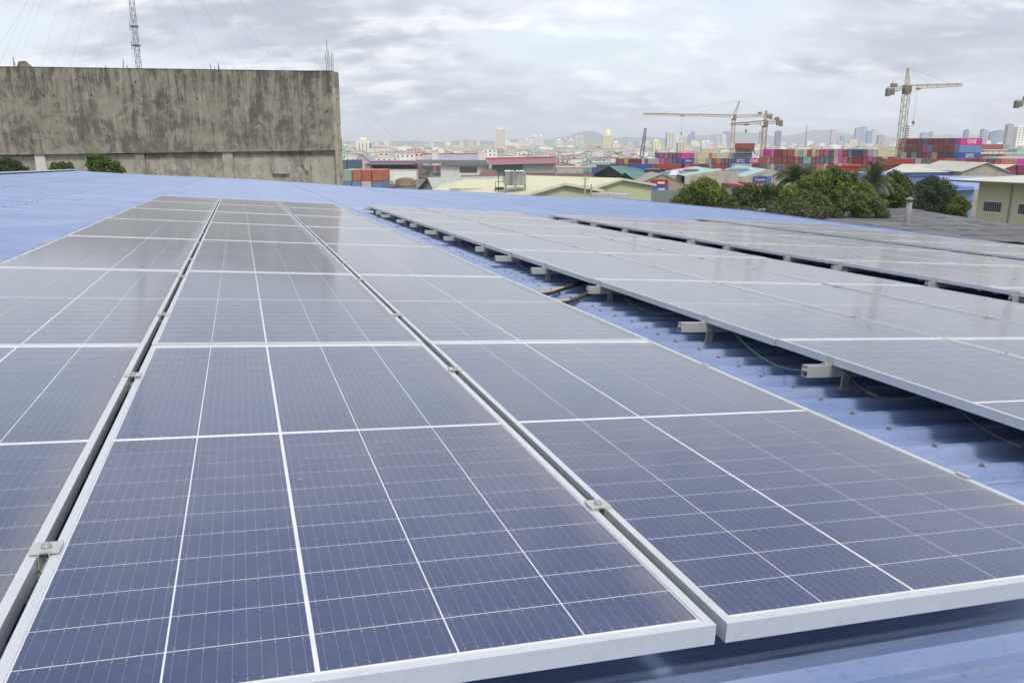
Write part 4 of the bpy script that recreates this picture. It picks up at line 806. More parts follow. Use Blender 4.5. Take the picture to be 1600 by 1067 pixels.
GG = 'green and red container stack, centre left'; gcols = ['green', 'mint', 'red', 'green', 'red', 'salmon', 'red', 'cream', 'green', 'green', 'red', 'mint', 'green', 'slate', 'grey', 'bright_blue', 'mint', 'green', 'green', 'red', 'mint', 'brown', 'red', 'red']
for t_ in range(3):
    items = []; order = [['green', 'mint', 'red', 'green', 'red', 'salmon', 'red'], ['red', 'green', 'mint', 'green', 'slate', 'grey', 'bright_blue'], ['green', 'mint', 'green', 'red', 'grey', 'green', 'red']][t_]
    row('green stack', ['top', 'middle', 'lowest'][t_], 259 + t_ * 6.1, 264.9 + t_ * 6.1, 470, [(648.5 + i * 5.6, 653.9 + i * 5.6, c) for i, c in enumerate(order)], GG)
# left end of the yard
GB = 'containers of the port yard'
row('low left yard end', 'top', 248, 256.3, 385, [(967, 975, 'red'), (975.2, 982, 'yellow'), (982.3, 1002.5, 'dark_red'), (1003, 1007, 'white'), (1007.3, 1012, 'red'), (1012.4, 1031, 'grey'), (1032, 1039, 'magenta'), (1039.3, 1046, 'brown')], GB)
row('low left yard end', 'second', 256.5, 264.8, 384, [(958, 967, 'navy'), (967.3, 975, 'blue'), (975.3, 983, 'navy'), (984, 1017, 'blue'), (1017.3, 1025, 'red'), (1025.4, 1065, 'rust')], GB)
row('pile left of black gable', 'top', 262, 269, 400, [(911, 918, 'mint'), (918.3, 925.2, 'mint'), (925.5, 933, 'blue'), (933.3, 943, 'blue')], GB)
row('pile left of black gable', 'lower', 269.2, 277, 398, [(911, 918, 'bright_blue'), (918.3, 925.2, 'light_blue'), (925.5, 933, 'blue'), (933.3, 941, 'bright_blue')], GB)
B3 = 'left yard block'
row(B3, 'roof', 232.8, 238.6, 402, [(1096, 1115, 'cream')], GB)
row(B3, 'top', 239, 247.6, 390, [(1030, 1037.5, 'purple'), (1038, 1044.5, 'slate'), (1045, 1051, 'purple'), (1051.4, 1057, 'dark_red'), (1057.4, 1064, 'purple'), (1064.4, 1080, 'magenta'), (1080.4, 1084.5, 'magenta'), (1085, 1089.8, 'beige'), (1090.2, 1108, 'cream'), (1108.3, 1113, 'orange'), (1113.3, 1118.5, 'beige'), (1119, 1147, 'cream'), (1147.4, 1175.5, 'grey')], GB)
row(B3, 'second', 247.9, 256.2, 389, [(1044, 1050.5, 'slate'), (1051, 1058, 'blue'), (1058.4, 1066.4, 'navy'), (1067, 1080, 'blue'), (1080.4, 1084.5, 'brown'), (1085, 1090, 'beige'), (1090.3, 1103, 'beige'), (1103.4, 1112.2, 'grey'), (1112.6, 1118, 'brown'), (1118.3, 1127, 'orange'), (1127.4, 1132.5, 'blue'), (1133, 1138.5, 'red'), (1139, 1142.6, 'blue'), (1143, 1172, 'blue'), (1172.4, 1190.5, 'magenta'), (1191, 1195, 'rust')], GB, {3: ('NYK', .7, .55), 13: ('SITC', .5, .8), 14: ('ONE', .3, .8)})
row(B3, 'third', 256.5, 264.8, 388, [(1070, 1079, 'magenta'), (1079.3, 1084.5, 'brown'), (1085, 1103, 'brown'), (1103.4, 1107.8, 'brown'), (1108, 1112.4, 'grey'), (1112.8, 1118, 'brown'), (1118.3, 1127, 'rust'), (1127.4, 1132.5, 'red'), (1133, 1138.5, 'brown'), (1139, 1142.6, 'blue'), (1143, 1147.6, 'beige'), (1148, 1175, 'cream'), (1175.4, 1180, 'dark_red'), (1180.4, 1186.6, 'red'), (1187, 1198, 'red')], GB)
row(B3, 'lowest', 265.1, 273.2, 387, [(1044 + i * 7.4, 1051 + i * 7.4, ['rust', 'grey', 'navy', 'brown'][i % 4]) for i in range(20)], GB)
row('small group raised above the left block', 'single', 224.2, 232.8, 386, [(1150.5, 1179.5, 'rust')], GB, {})
flat(1150.5, 1179.5, 233.2, 388, 2.4, GREYR, GREYR, 'steel_platform', 'grey flat rack platform holding the raised red container', 'platform', z0=Z(238.6, 388))
# middle block
B2 = 'middle yard block'
row(B2, 'top', 233.6, 245, 365, [(1205, 1210, 'magenta'), (1210.3, 1222.8, 'dark_red'), (1223.2, 1230, 'brown'), (1230.4, 1241.6, 'rust'), (1242, 1248.4, 'beige'), (1248.8, 1255, 'mint'), (1255.4, 1261.8, 'beige'), (1262.2, 1268.8, 'red'), (1269.2, 1275, 'beige'), (1275.4, 1281.4, 'salmon'), (1281.8, 1287.8, 'red'), (1288.2, 1296.4, 'pink'), (1296.8, 1303, 'navy'), (1303.4, 1310.4, 'grey'), (1310.8, 1317.4, 'magenta'), (1317.8, 1325, 'dark_red'), (1325.6, 1332, 'teal'), (1332.4, 1348.4, 'navy'), (1348.8, 1356, 'brown'), (1356.4, 1364, 'grey'), (1364.4, 1372, 'beige'), (1372.4, 1404, 'cream')], GB)
row(B2, 'second', 245.3, 256, 364, [(1199, 1204.5, 'orange'), (1205, 1210, 'navy'), (1210.3, 1222.8, 'brown'), (1223.2, 1230, 'brown'), (1230.4, 1241.6, 'dark_red'), (1242, 1248.4, 'rust'), (1248.8, 1255, 'navy'), (1255.4, 1268, 'pale_teal'), (1268.4, 1275, 'brown'), (1275.4, 1280.6, 'dark_red'), (1281, 1288.4, 'teal'), (1288.8, 1296.4, 'teal'), (1296.8, 1303, 'brown'), (1303.4, 1310.4, 'beige'), (1310.8, 1317.4, 'magenta'), (1317.8, 1325, 'pink'), (1325.6, 1333, 'brown'), (1333.4, 1348, 'dark_red'), (1348.8, 1356, 'brown'), (1356.4, 1363.4, 'magenta'), (1363.8, 1371, 'purple'), (1371.4, 1379, 'dark_red'), (1379.4, 1387.6, 'beige'), (1388, 1396, 'brown'), (1396.4, 1428, 'rust')], GB)
row(B2, 'third', 256.3, 267, 363, [(1199, 1204, 'slate'), (1204.4, 1210, 'beige'), (1210.3, 1215.4, 'brown'), (1215.8, 1221.4, 'bright_blue'), (1221.8, 1228.6, 'red'), (1229, 1235.2, 'red'), (1235.6, 1241.6, 'dark_red'), (1242, 1248.4, 'brown'), (1248.8, 1268, 'slate'), (1268.4, 1275, 'rust'), (1275.4, 1281, 'salmon'), (1281.4, 1287.4, 'salmon'), (1287.8, 1294, 'cream'), (1294.4, 1302, 'purple'), (1302.4, 1309, 'pink'), (1309.4, 1316, 'beige'), (1316.4, 1347, 'orange'), (1347.4, 1356, 'rust'), (1356.4, 1364, 'grey'), (1364.4, 1378, 'brown'), (1378.4, 1387.6, 'salmon'), (1388, 1396, 'dark_red')], GB)
row(B2, 'lowest', 267.3, 285.5, 362, [(1199 + i * 8.2, 1207 + i * 8.2, ['rust', 'grey', 'brown', 'navy', 'red'][i % 5]) for i in range(24)], GB)
row('long red group', 'upper', 259.4, 264.6, 330, [(1294, 1354.5, 'red')], GB); row('long red group', 'lower', 265, 277, 320, [(1304, 1340.5, 'red'), (1341, 1356, 'red'), (1373, 1391, 'red')], GB, {0: 'LABEL', 1: 'LABEL'})
row('long red group', 'ground', 277.3, 289, 320, [(1304, 1340.5, 'navy'), (1341, 1356, 'navy')], GB)
# turned block with the pink ONE container on its corner
TH = math.radians(-67.); dC = 318.; cx_, cy_ = X(1501, dC, 220), dC
e1 = Vector((math.cos(TH), math.sin(TH))); hT = 10.75 * dC / F
tiers = [('top', ['purple', 'teal', 'rust', 'red', 'brown', 'dark_red', 'slate', 'brown', 'dark_red'], 'magenta', ('ONE', .55, .62)), ('second', ['blue', 'red', 'dark_red', 'brown', 'red', 'light_blue', 'magenta', 'dark_red', 'brown'], 'light_blue', None), ('third', ['navy', 'navy', 'brown', 'dark_red', 'beige', 'pink', 'dark_red', 'brown', 'grey'], 'blue', ('SITC', .55, .6)), ('fourth', ['rust', 'brown', 'navy', 'grey', 'brown', 'rust', 'brown', 'navy', 'rust'], 'rust', None), ('ground', ['rust', 'brown', 'navy', 'grey', 'brown', 'rust', 'brown', 'navy', 'rust'], 'rust', None)]
ztop = Z(216, dC)
for k, (tn, cs_, sc_, tx) in enumerate(tiers):
    z0 = ztop - (k + 1) * hT
    for i, c in enumerate(cs_ + [cs_[3], cs_[4], cs_[2]]):
        if i == 0: c = sc_
        w = 2.44 * 1.0; p = Vector((cx_, cy_)) - e1 * (w * (i + 1)); col_ = paint(CC[c], .5, var=.18, scale=.35, dirt_amt=.22)
        r = empty('shipping_container', (p.x, p.y, z0), TH, (f'{nm(c)} corner container, {tn} tier of the turned block beneath the tall crane' if i == 0 else f'{nm(c)} container end-on, {ORD[i]} from the right corner {tn} tier of turned block'), 'container', GB)
        b = MB(); b.box(.02, w - .02, .06, 12.1, .02, hT - .03); b.box(.02, w - .02, 0, .059, .02, .2); b.box(.02, w - .02, 0, .059, hT - .2, hT - .03)
        if i == 0:
            for s_ in range(24): y = .2 + s_ * .49; b.face([(w - .019, y, .15), (w + .03, y + .12, .15), (w + .03, y + .12, hT - .15), (w - .019, y, hT - .15)]); b.face([(w + .03, y + .12, .15), (w + .03, y + .24, .15), (w + .03, y + .24, hT - .15), (w + .03, y + .12, hT - .15)]); b.face([(w + .03, y + .24, .15), (w - .019, y + .36, .15), (w - .019, y + .36, hT - .15), (w + .03, y + .24, hT - .15)])
        b.build('body', col_, r)
        q_ = MB(); [q_.box(w * a - .025, w * a + .025, -.05, -.012, .12, hT - .1) for a in (.2, .38, .62, .8)]; q_.build('lock_rods', LOCK, r)
        if i == 0 and tx: text_part(tx[0], hT * tx[2] * 1.25, (w + .05, 6.2, hT * .52), WHT, r, rz=math.pi / 2, squash=1.15)
row('low front row at right', 'top', 248.3, 258, 300, [(1383, 1430, 'rust'), (1430.4, 1440.6, 'grey'), (1441, 1447, 'brown'), (1447.4, 1456.6, 'green'), (1457, 1475.6, 'rust'), (1476, 1494.4, 'orange'), (1494.8, 1499.6, 'navy'), (1500, 1509.6, 'magenta'), (1510, 1531.6, 'brown'), (1532, 1543, 'red'), (1543.4, 1554.4, 'navy'), (1554.8, 1564.8, 'rust'), (1565.2, 1585, 'salmon'), (1585.4, 1590, 'mint'), (1590.4, 1608, 'magenta')], GB)
row('low front row at right', 'second', 258.3, 268, 299, [(1383, 1410, 'brown'), (1410.4, 1437, 'rust'), (1437.4, 1463, 'navy'), (1463.4, 1490, 'brown'), (1490.4, 1516, 'rust'), (1516.4, 1543, 'brown'), (1543.4, 1554.4, 'navy'), (1554.8, 1588, 'brown'), (1590.4, 1608, 'purple')], GB)
row('low front row at right', 'ground', 268.3, 299.5, 298, [(1383, 1410, 'brown'), (1410.4, 1437, 'rust'), (1437.4, 1463, 'navy'), (1463.4, 1490, 'brown'), (1490.4, 1516, 'rust'), (1516.4, 1543, 'brown'), (1543.4, 1588, 'rust'), (1590.4, 1608, 'brown')], GB)
row('short row under white roof', 'top', 241.2, 247.8, 400, [(1531 + i * 7, 1537.6 + i * 7, c) for i, c in enumerate(['red', 'red', 'rust', 'green', 'red', 'salmon'])], GB)
row('pair before the brown gable', 'upper', 281, 291, 305, [(1018.5, 1044.5, 'red')], GB, {0: 'LABEL'}); row('pair before the brown gable', 'lower', 291.3, 301.3, 305, [(1020, 1044.5, 'bright_blue')], GB, {0: 'LABEL'})
row('pile before twin gables', 'upper', 276, 286.2, 310, [(1179, 1197.5, 'blue'), (1197.8, 1205.5, 'bright_blue')], GB, {0: ('TransAm', .5, .45)}); row('pile before twin gables', 'lower', 286.5, 296.5, 310, [(1168, 1177.5, 'red'), (1177.8, 1187, 'orange'), (1187.3, 1196.6, 'salmon'), (1197, 1205.5, 'orange')], GB)
row('pair by the grey fence left of it', 'single', 288, 297, 310, [(1140, 1153, 'red'), (1153.3, 1162, 'salmon')], GB)

# ---- cranes
YELC = weather('crane_yellow', (.50, .36, .17), .6, .3); CRG = weather('crane_grey', (.46, .39, .25), .6, .3); CWM = weather('counterweight', (.22, .20, .16), .8, .3); ORC = weather('crane_orange', (.45, .24, .09), .6, .3)
def tower_crane(label, xm, ybase_top, d, yjib, xtip, ytip, xcw, ycw, apex, mat, mw=1.9, hook=None, cab=1):
    k = d / F; c = px(xm, yjib, d); r = root('tower_crane', c.x, d, label, 'crane'); zj = c.z
    m_ = MB(); H = zj - GZ; lattice(m_, (c.x, d, GZ), (c.x, d, zj - 2.2), mw, mw, int(H / 2.2), .13); part(m_, 'mast', mat, r)
    m_ = MB(); m_.bar((c.x, d, zj - 2.2), (c.x, d, zj - 1.), mw * .75, 8); m_.box(c.x - mw * .6, c.x + mw * .6, d - mw * .6, d + mw * .6, zj - 1., zj + .9); part(m_, 'slewing_unit', CWM, r)
    t_ = px(xtip, ytip, d); w_ = px(xcw, ycw, d); sg = 1 if t_.x > c.x else -1
    m_ = MB(); lattice(m_, (c.x, d, zj + .5), tuple(t_), 1.7, 1.0, int(abs(t_.x - c.x) / 1.8), .12, legs=3); part(m_, 'jib', mat, r)
    m_ = MB(); lattice(m_, (c.x, d, zj + .2), tuple(w_), 1.3, 1.2, int(abs(w_.x - c.x) / 1.8), .09); part(m_, 'counter_jib', mat, r)
    a = px(apex[0], apex[1], d); m_ = MB(); lattice(m_, (c.x, d, zj + .6), tuple(a), 1.5, .4, 6, .09); part(m_, 'apex_tower', mat, r)
    m_ = MB(); [m_.bar(a, Vector((c.x, d, zj)).lerp(t_, q) + Vector((0, 0, .8)), .045, 4) for q in (.42, .78)]; m_.bar(a, w_ + Vector((0, 0, .5)), .045, 4); part(m_, 'tie_rods', mat, r)
    for q in (0, 1):
        m_ = MB(); x0 = w_.x + sg * (q * 1.5 - .2); m_.box(min(x0, x0 + sg * 1.3), max(x0, x0 + sg * 1.3), d - .9, d + .9, w_.z - 2.3 + q * .5, w_.z + .5); part(m_, 'counterweight', CWM, r)
    m_ = MB(); q_ = Vector((c.x, d, zj)).lerp(w_, .68); m_.box(q_.x - 1., q_.x + 1., d - .7, d + .7, q_.z + .7, q_.z + 2.1); m_.bar((q_.x - sg * .6, d, q_.z + 2), (q_.x - sg * .6, d, q_.z + 3.4), .06, 4); part(m_, 'winch', CWM, r)
    m_ = MB(); m_.box(min(c.x + sg * mw * .6, c.x + sg * (mw * .6 + 1.4)), max(c.x + sg * mw * .6, c.x + sg * (mw * .6 + 1.4)), d - 1.6, d - .1, zj - 1.5, zj + .6); cb_ = part(m_, 'cab', WHITEW if cab else CWM, r)
    if hook:
        h = px(hook[0], hook[1], d); tz = zj + (t_.z - zj) * (h.x - c.x) / (t_.x - c.x); m_ = MB(); m_.box(h.x - 1., h.x + 1., d - .7, d + .7, tz - .9, tz - .2); tro = part(m_, 'trolley', CWM, r)
        m_ = MB(); [m_.bar((h.x + s_, d, tz - .9), (h.x + s_ * .4, d, h.z + .6), .035, 3) for s_ in (-.4, .4)]; part(m_, 'hoist_rope', CWM, r)
        m_ = MB(); m_.box(h.x - .45, h.x + .45, d - .3, d + .3, h.z - .5, h.z + .6); m_.tube([(h.x, d, h.z - .5), (h.x + .3, d, h.z - .9), (h.x, d, h.z - 1.3), (h.x - .35, d, h.z - 1.)], .1, 5); part(m_, 'hook', ORC, r)
    return r
tower_crane('tall tan tower crane with jib pointing right, over the pink-cornered container block', 1417, 0, 312, 138, 1503, 132.5, 1386, 141, (1418.5, 107), CRG, 2.0, hook=(1427, 192))
tower_crane('slender orange tower crane with the longest jib, pointing far left', 1147, 0, 500, 182.5, 1005, 178, 1206, 180.5, (1156, 158), YELC, 1.9, hook=(1064.5, 209))
tower_crane('shorter orange tower crane with jib pointing left behind the right half of the orange pair', 1195.5, 0, 400, 192, 1142, 194.5, 1222, 190, (1197.5, 173), ORC, 1.9, hook=(1165.5, 205))
tower_crane('tower crane cut off by the right photo edge, its counterweight showing', 1636, 0, 330, 160, 1730, 158, 1587, 160, (1634, 130), CRG, 2.0)
r_ = root('crawler_crane', X(1003, 430), 430, 'steep slate-blue lattice boom with dark foot standing over the left container rows', 'crane')
a, b = px(1002.5, 246, 430), px(1008.5, 201, 430); m_ = MB(); lattice(m_, tuple(a), tuple(b), 1.9, .9, 18, .13); part(m_, 'boom', weather('slate_boom', (.16, .20, .26), .6, .2), r_)
m_ = MB(); m_.bar(tuple(a), (a.x - .2, 430, GZ + 2.4), .8, 8); part(m_, 'boom_foot', DARK, r_); m_ = MB(); m_.box(a.x - 3.5, a.x + 2.5, 428.5, 431.5, GZ + 1.1, GZ + 3.8); part(m_, 'machinery_house', REDT, r_)
for s_ in (-1, 1): m_ = MB(); m_.box(a.x - 3.6, a.x + 3.6, 430 + s_ * 2 - .4, 430 + s_ * 2 + .4, GZ, GZ + 1.08); part(m_, 'crawler_track', DARK, r_)

# ---- towers of the far city
CGL = weather('far_glass', (.10, .12, .15), .4, .2, scale=.02, dirt_amt=.1)
far_mats = {}
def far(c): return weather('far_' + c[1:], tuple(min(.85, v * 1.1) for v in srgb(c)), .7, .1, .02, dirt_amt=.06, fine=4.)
def tower(x0, x1, yt_, d, c, label, style='grid', crown=None, glass=None):
    xa, xb, zt_ = X(x0, d, yt_), X(x1, d, yt_), Z(yt_, d); r = root('tower_block', (xa + xb) / 2, d, label, 'tower'); w, dp, mt = xb - xa, max(14, (xb - xa) * .8), far(c)
    ht = zt_ - GZ; m_ = MB(); m_.box(xa + .4, xb - .4, d + .4, d + dp, GZ, zt_ - .3); part(m_, 'core', glass or CGL, r); nf = max(6, int(ht / 3.4)) if d < 2600 else max(5, int(ht / 6.5)); fh = ht / nf
    m_ = MB()
    for k in range(nf + 1):
        z = GZ + k * fh; 
        if k < nf and style != 'pier': m_.box(xa, xb, d, d + dp + .4, z, z + fh * .62)
    npier = 3 if style == 'pier' else max(3, int(w / (3.6 if d < 2600 else 7))) if style != 'band' else 2
    for k in range(npier + 1):
        pw = w / npier * (.62 if style == 'pier' else .42); xx = xa + (w - pw) * k / npier; m_.box(xx, xx + pw, d - .12, d + .38, GZ, zt_ - .4)
    if style == 'pier': m_.box(xa, xb, d + .05, d + dp + .4, zt_ - 5, zt_)
    part(m_, 'facade', mt, r)
    m_ = MB(); m_.box(xa - .1, xb + .1, d - .2, d + dp + .5, zt_ + .003, zt_ + 1.2); m_.box(xa + w * .3, xb - w * .3, d + dp * .3, d + dp * .6, zt_ + 1.21, zt_ + 4.5); part(m_, 'roof', mt, r)
    if crown: m_ = MB(); xc_ = (xa + xb) / 2; m_.lathe([(w * .36, zt_ + 1.21), (w * .34, zt_ + crown * .5), (w * .2, zt_ + crown * .9), (0, zt_ + crown)], c=(xc_, d + dp * .5), n=16); part(m_, 'crown', mt, r)
    return r
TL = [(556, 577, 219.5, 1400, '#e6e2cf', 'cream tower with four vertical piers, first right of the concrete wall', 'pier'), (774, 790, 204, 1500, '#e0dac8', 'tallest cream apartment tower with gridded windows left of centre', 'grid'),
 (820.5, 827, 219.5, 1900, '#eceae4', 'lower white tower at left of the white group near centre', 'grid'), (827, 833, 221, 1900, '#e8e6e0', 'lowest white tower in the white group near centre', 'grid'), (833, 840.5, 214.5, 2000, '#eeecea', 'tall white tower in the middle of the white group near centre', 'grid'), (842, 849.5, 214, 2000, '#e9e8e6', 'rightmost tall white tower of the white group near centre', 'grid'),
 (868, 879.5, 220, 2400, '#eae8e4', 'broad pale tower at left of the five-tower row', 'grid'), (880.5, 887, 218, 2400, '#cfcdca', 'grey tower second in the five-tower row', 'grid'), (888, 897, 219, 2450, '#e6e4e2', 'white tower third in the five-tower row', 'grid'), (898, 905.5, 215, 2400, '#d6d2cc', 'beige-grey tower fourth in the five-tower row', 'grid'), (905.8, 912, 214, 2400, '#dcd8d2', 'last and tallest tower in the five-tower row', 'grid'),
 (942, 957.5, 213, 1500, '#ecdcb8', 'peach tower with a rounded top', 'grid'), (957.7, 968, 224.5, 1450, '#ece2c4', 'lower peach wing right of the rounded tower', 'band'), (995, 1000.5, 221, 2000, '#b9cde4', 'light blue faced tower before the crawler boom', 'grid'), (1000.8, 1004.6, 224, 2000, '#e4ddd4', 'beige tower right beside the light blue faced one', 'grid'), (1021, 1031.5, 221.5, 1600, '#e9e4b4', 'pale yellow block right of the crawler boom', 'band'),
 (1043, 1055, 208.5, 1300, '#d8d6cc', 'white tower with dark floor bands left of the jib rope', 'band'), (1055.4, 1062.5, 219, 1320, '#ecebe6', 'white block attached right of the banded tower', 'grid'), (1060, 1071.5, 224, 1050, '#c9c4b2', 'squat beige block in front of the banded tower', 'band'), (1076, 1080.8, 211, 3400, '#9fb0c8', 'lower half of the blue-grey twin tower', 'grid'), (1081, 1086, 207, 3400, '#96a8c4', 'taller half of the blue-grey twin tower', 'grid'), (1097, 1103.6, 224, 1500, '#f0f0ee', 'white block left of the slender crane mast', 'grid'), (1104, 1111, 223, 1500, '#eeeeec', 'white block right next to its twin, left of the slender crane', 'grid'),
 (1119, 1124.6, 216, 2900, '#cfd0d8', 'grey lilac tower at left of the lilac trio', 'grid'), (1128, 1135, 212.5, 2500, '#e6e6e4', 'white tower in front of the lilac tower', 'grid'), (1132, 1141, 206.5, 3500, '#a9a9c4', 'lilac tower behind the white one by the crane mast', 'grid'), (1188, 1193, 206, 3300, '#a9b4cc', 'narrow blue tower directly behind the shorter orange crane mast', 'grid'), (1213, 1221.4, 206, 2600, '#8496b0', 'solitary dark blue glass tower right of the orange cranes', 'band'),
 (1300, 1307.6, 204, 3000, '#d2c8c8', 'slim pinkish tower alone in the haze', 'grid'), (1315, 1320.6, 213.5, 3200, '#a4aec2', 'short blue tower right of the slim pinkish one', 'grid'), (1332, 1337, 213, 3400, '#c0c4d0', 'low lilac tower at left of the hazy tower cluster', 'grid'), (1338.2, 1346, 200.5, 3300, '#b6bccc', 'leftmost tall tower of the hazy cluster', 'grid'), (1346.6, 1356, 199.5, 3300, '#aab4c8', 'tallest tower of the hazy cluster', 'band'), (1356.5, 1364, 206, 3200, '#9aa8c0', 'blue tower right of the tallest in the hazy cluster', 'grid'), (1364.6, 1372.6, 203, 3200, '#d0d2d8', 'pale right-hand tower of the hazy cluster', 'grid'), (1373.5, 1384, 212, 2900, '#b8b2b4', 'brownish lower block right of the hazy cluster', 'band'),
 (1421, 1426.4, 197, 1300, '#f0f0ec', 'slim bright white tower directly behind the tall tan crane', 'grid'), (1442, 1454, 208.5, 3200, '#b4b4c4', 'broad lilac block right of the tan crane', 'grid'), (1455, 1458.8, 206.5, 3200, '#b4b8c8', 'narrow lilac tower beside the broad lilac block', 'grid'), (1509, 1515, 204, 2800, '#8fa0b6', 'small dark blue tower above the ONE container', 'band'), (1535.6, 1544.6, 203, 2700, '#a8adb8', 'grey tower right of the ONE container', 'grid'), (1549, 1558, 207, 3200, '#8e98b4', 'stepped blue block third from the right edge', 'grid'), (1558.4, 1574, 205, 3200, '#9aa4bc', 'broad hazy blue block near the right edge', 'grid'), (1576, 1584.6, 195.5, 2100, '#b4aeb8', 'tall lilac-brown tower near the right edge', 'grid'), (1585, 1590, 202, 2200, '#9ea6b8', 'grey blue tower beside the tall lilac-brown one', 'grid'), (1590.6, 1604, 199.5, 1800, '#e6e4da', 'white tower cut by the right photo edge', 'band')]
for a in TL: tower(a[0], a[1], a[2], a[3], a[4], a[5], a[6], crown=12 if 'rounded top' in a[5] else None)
p = px(1261, 196, 2500); r_ = root('radio_mast', p.x, 2500, 'hair-thin distant radio mast left of the slim pinkish tower', 'mast'); m_ = MB(); lattice(m_, (p.x, 2500, GZ), tuple(p), 2.4, 1.0, 20, .35); part(m_, 'lattice_shaft', weather('red_mast', (.4, .25, .25), .7, .1), r_)
p = px(1158, 0, 900)
flat(882, 985, 232.5, 980, 16, weather('pale_viaduct', (.6, .62, .62), .7, .1, scale=.02), GREYR, 'elevated_road', 'long pale elevated road deck below the peach rounded tower', 'viaduct', z0=Z(236, 980))
# fill: low houses, the largest as things of their own
hc = ['#f0eee8', '#e6e0d0', '#dcd8cc', '#c8c6c2', '#f2f0ea', '#dccfb8', '#cfc4b8', '#bcbcba', '#e4dccc', '#bcd0c0', '#d9b8b0', '#e8e4d4']; rc = ['#b4625a', '#a8a5a0', '#d0cdc6', '#7f9a88', '#8f8a86', '#bcbab8', '#dcd9d2', '#9a6458', '#e6e4e0', '#7088a8', '#c07a70', '#aaa6a2']
hmw = [weather('house_wall_' + str(hc.index(c)), srgb(c), .8, var=.15, scale=.05, dirt_amt=.12, fine=4.) for c in hc]; hmr = [weather('house_roof_' + str(rc.index(c)), tuple(min(.8, v * 1.15) for v in srgb(c)), .7, var=.2, scale=.05, dirt_amt=.2, fine=4.) for c in rc]
def house(mb, x, y, w, l, h, rise, wi, ri, win=True):
    if rise: mb.prism([(x - w / 2, GZ), (x + w / 2, GZ), (x + w / 2, GZ + h), (x, GZ + h + rise), (x - w / 2, GZ + h)], 'y', y, y + l, wi); mb.face([(x - w / 2 - .4, y - .4, GZ + h - .1), (x, y - .4, GZ + h + rise + .1), (x, y + l + .4, GZ + h + rise + .1), (x - w / 2 - .4, y + l + .4, GZ + h - .1)], ri); mb.face([(x + w / 2 + .4, y - .4, GZ + h - .1), (x + w / 2 + .4, y + l + .4, GZ + h - .1), (x, y + l + .4, GZ + h + rise + .1), (x, y - .4, GZ + h + rise + .1)], ri)
    else: mb.box(x - w / 2, x + w / 2, y, y + l, GZ, GZ + h, wi, top=wi); mb.box(x - w / 2 - .3, x + w / 2 + .3, y - .3, y + l + .3, GZ + h + .003, GZ + h + .3, ri)
    if win:
        n = max(2, int(w / 3.4)); fl_ = max(1, int(h / 3.1))
        for j in range(fl_):
            for i in range(n): xx = x - w / 2 + (i + .5) * w / n; zz = GZ + (j + .35) * h / fl_; mb.box(xx - .6, xx + .6, y - .06, y - .005, zz, zz + 1.3, len(hc) + len(rc))
gh = random.Random(21); allm = hmw + hmr + [GLASS]; blds = []
hcn = ['white', 'cream', 'beige', 'grey', 'white', 'tan', 'dusty brown', 'grey', 'cream', 'mint', 'pink', 'pale']; rcn = ['red', 'dark grey', 'pale', 'green', 'brown', 'grey', 'pale', 'rust', 'white', 'blue', 'red', 'grey']
LM = [(540, 'by the concrete wall'), (600, 'right of the four-pier tower'), (680, 'above the lilac-grey shed'), (782, 'below the tallest cream tower'), (834, 'below the white tower group'), (890, 'below the five-tower row'), (950, 'below the rounded peach tower'), (1003, 'around the slate-blue boom'), (1052, 'below the banded white tower'), (1100, 'left of the slender orange mast'), (1147, 'at the slender orange mast'), (1196, 'at the shorter orange mast'), (1250, 'left of the thin distant mast'), (1305, 'below the slim pinkish tower'), (1355, 'below the hazy tower cluster'), (1415, 'behind the tan crane'), (1470, 'behind the turned container block'), (1540, 'right of the pink container'), (1590, 'at the right edge')]
def hlabel(xp, d, wi, ri, rise):
    lm = min(LM, key=lambda t_: abs(t_[0] - xp))[1]; far_ = 'nearer' if d < 760 else 'farther'
    return f"{hcn[wi]} {'gabled' if rise else 'flat'} house with {rcn[ri - len(hc)]} roof, {far_} rooftops {lm}"
for _ in range(5200):
    d = 600 * (8.5 ** (gh.random() ** .75)); xp = gh.uniform(470, 1680)
    blds.append((d, xp))
blds.sort(); nth = 0; big_mb = MB()
for d, xp in blds:
    x = X(xp, d); w = gh.uniform(6, 15) * (1 if d < 1500 else 1.8); l = gh.uniform(7, 14); h = gh.choice([3, 3.5, 4, 4, 5, 6, 6.5, 8]) if gh.random() < .96 else gh.uniform(9, 13)
    if d > 1600: h *= gh.uniform(.9, 1.7); 
    if d > 2600 and gh.random() < .06: h = gh.uniform(16, 34)
    rise = gh.choice([0, 0, 1.2, 1.8]); wi = gh.randrange(len(hc)); ri = len(hc) + gh.randrange(len(rc))
    if nth < 170:
        m_ = MB(); house(m_, x, d, w, l, h, rise, wi, ri); used = sorted(set(m_.m)); m_.m = [used.index(q) for q in m_.m]
        m_.build('low_house', [allm[q] for q in used], None, label=hlabel(xp, d, wi, ri, rise), cat='house', group='low houses of the far district'); nth += 1
    else: house(big_mb, x, d, w, l, h, rise, wi, ri, d < 900)
big_mb.build('distant_rooftops', allm, None, label='dense carpet of low white and grey city buildings along the horizon', cat='buildings', kind='stuff')
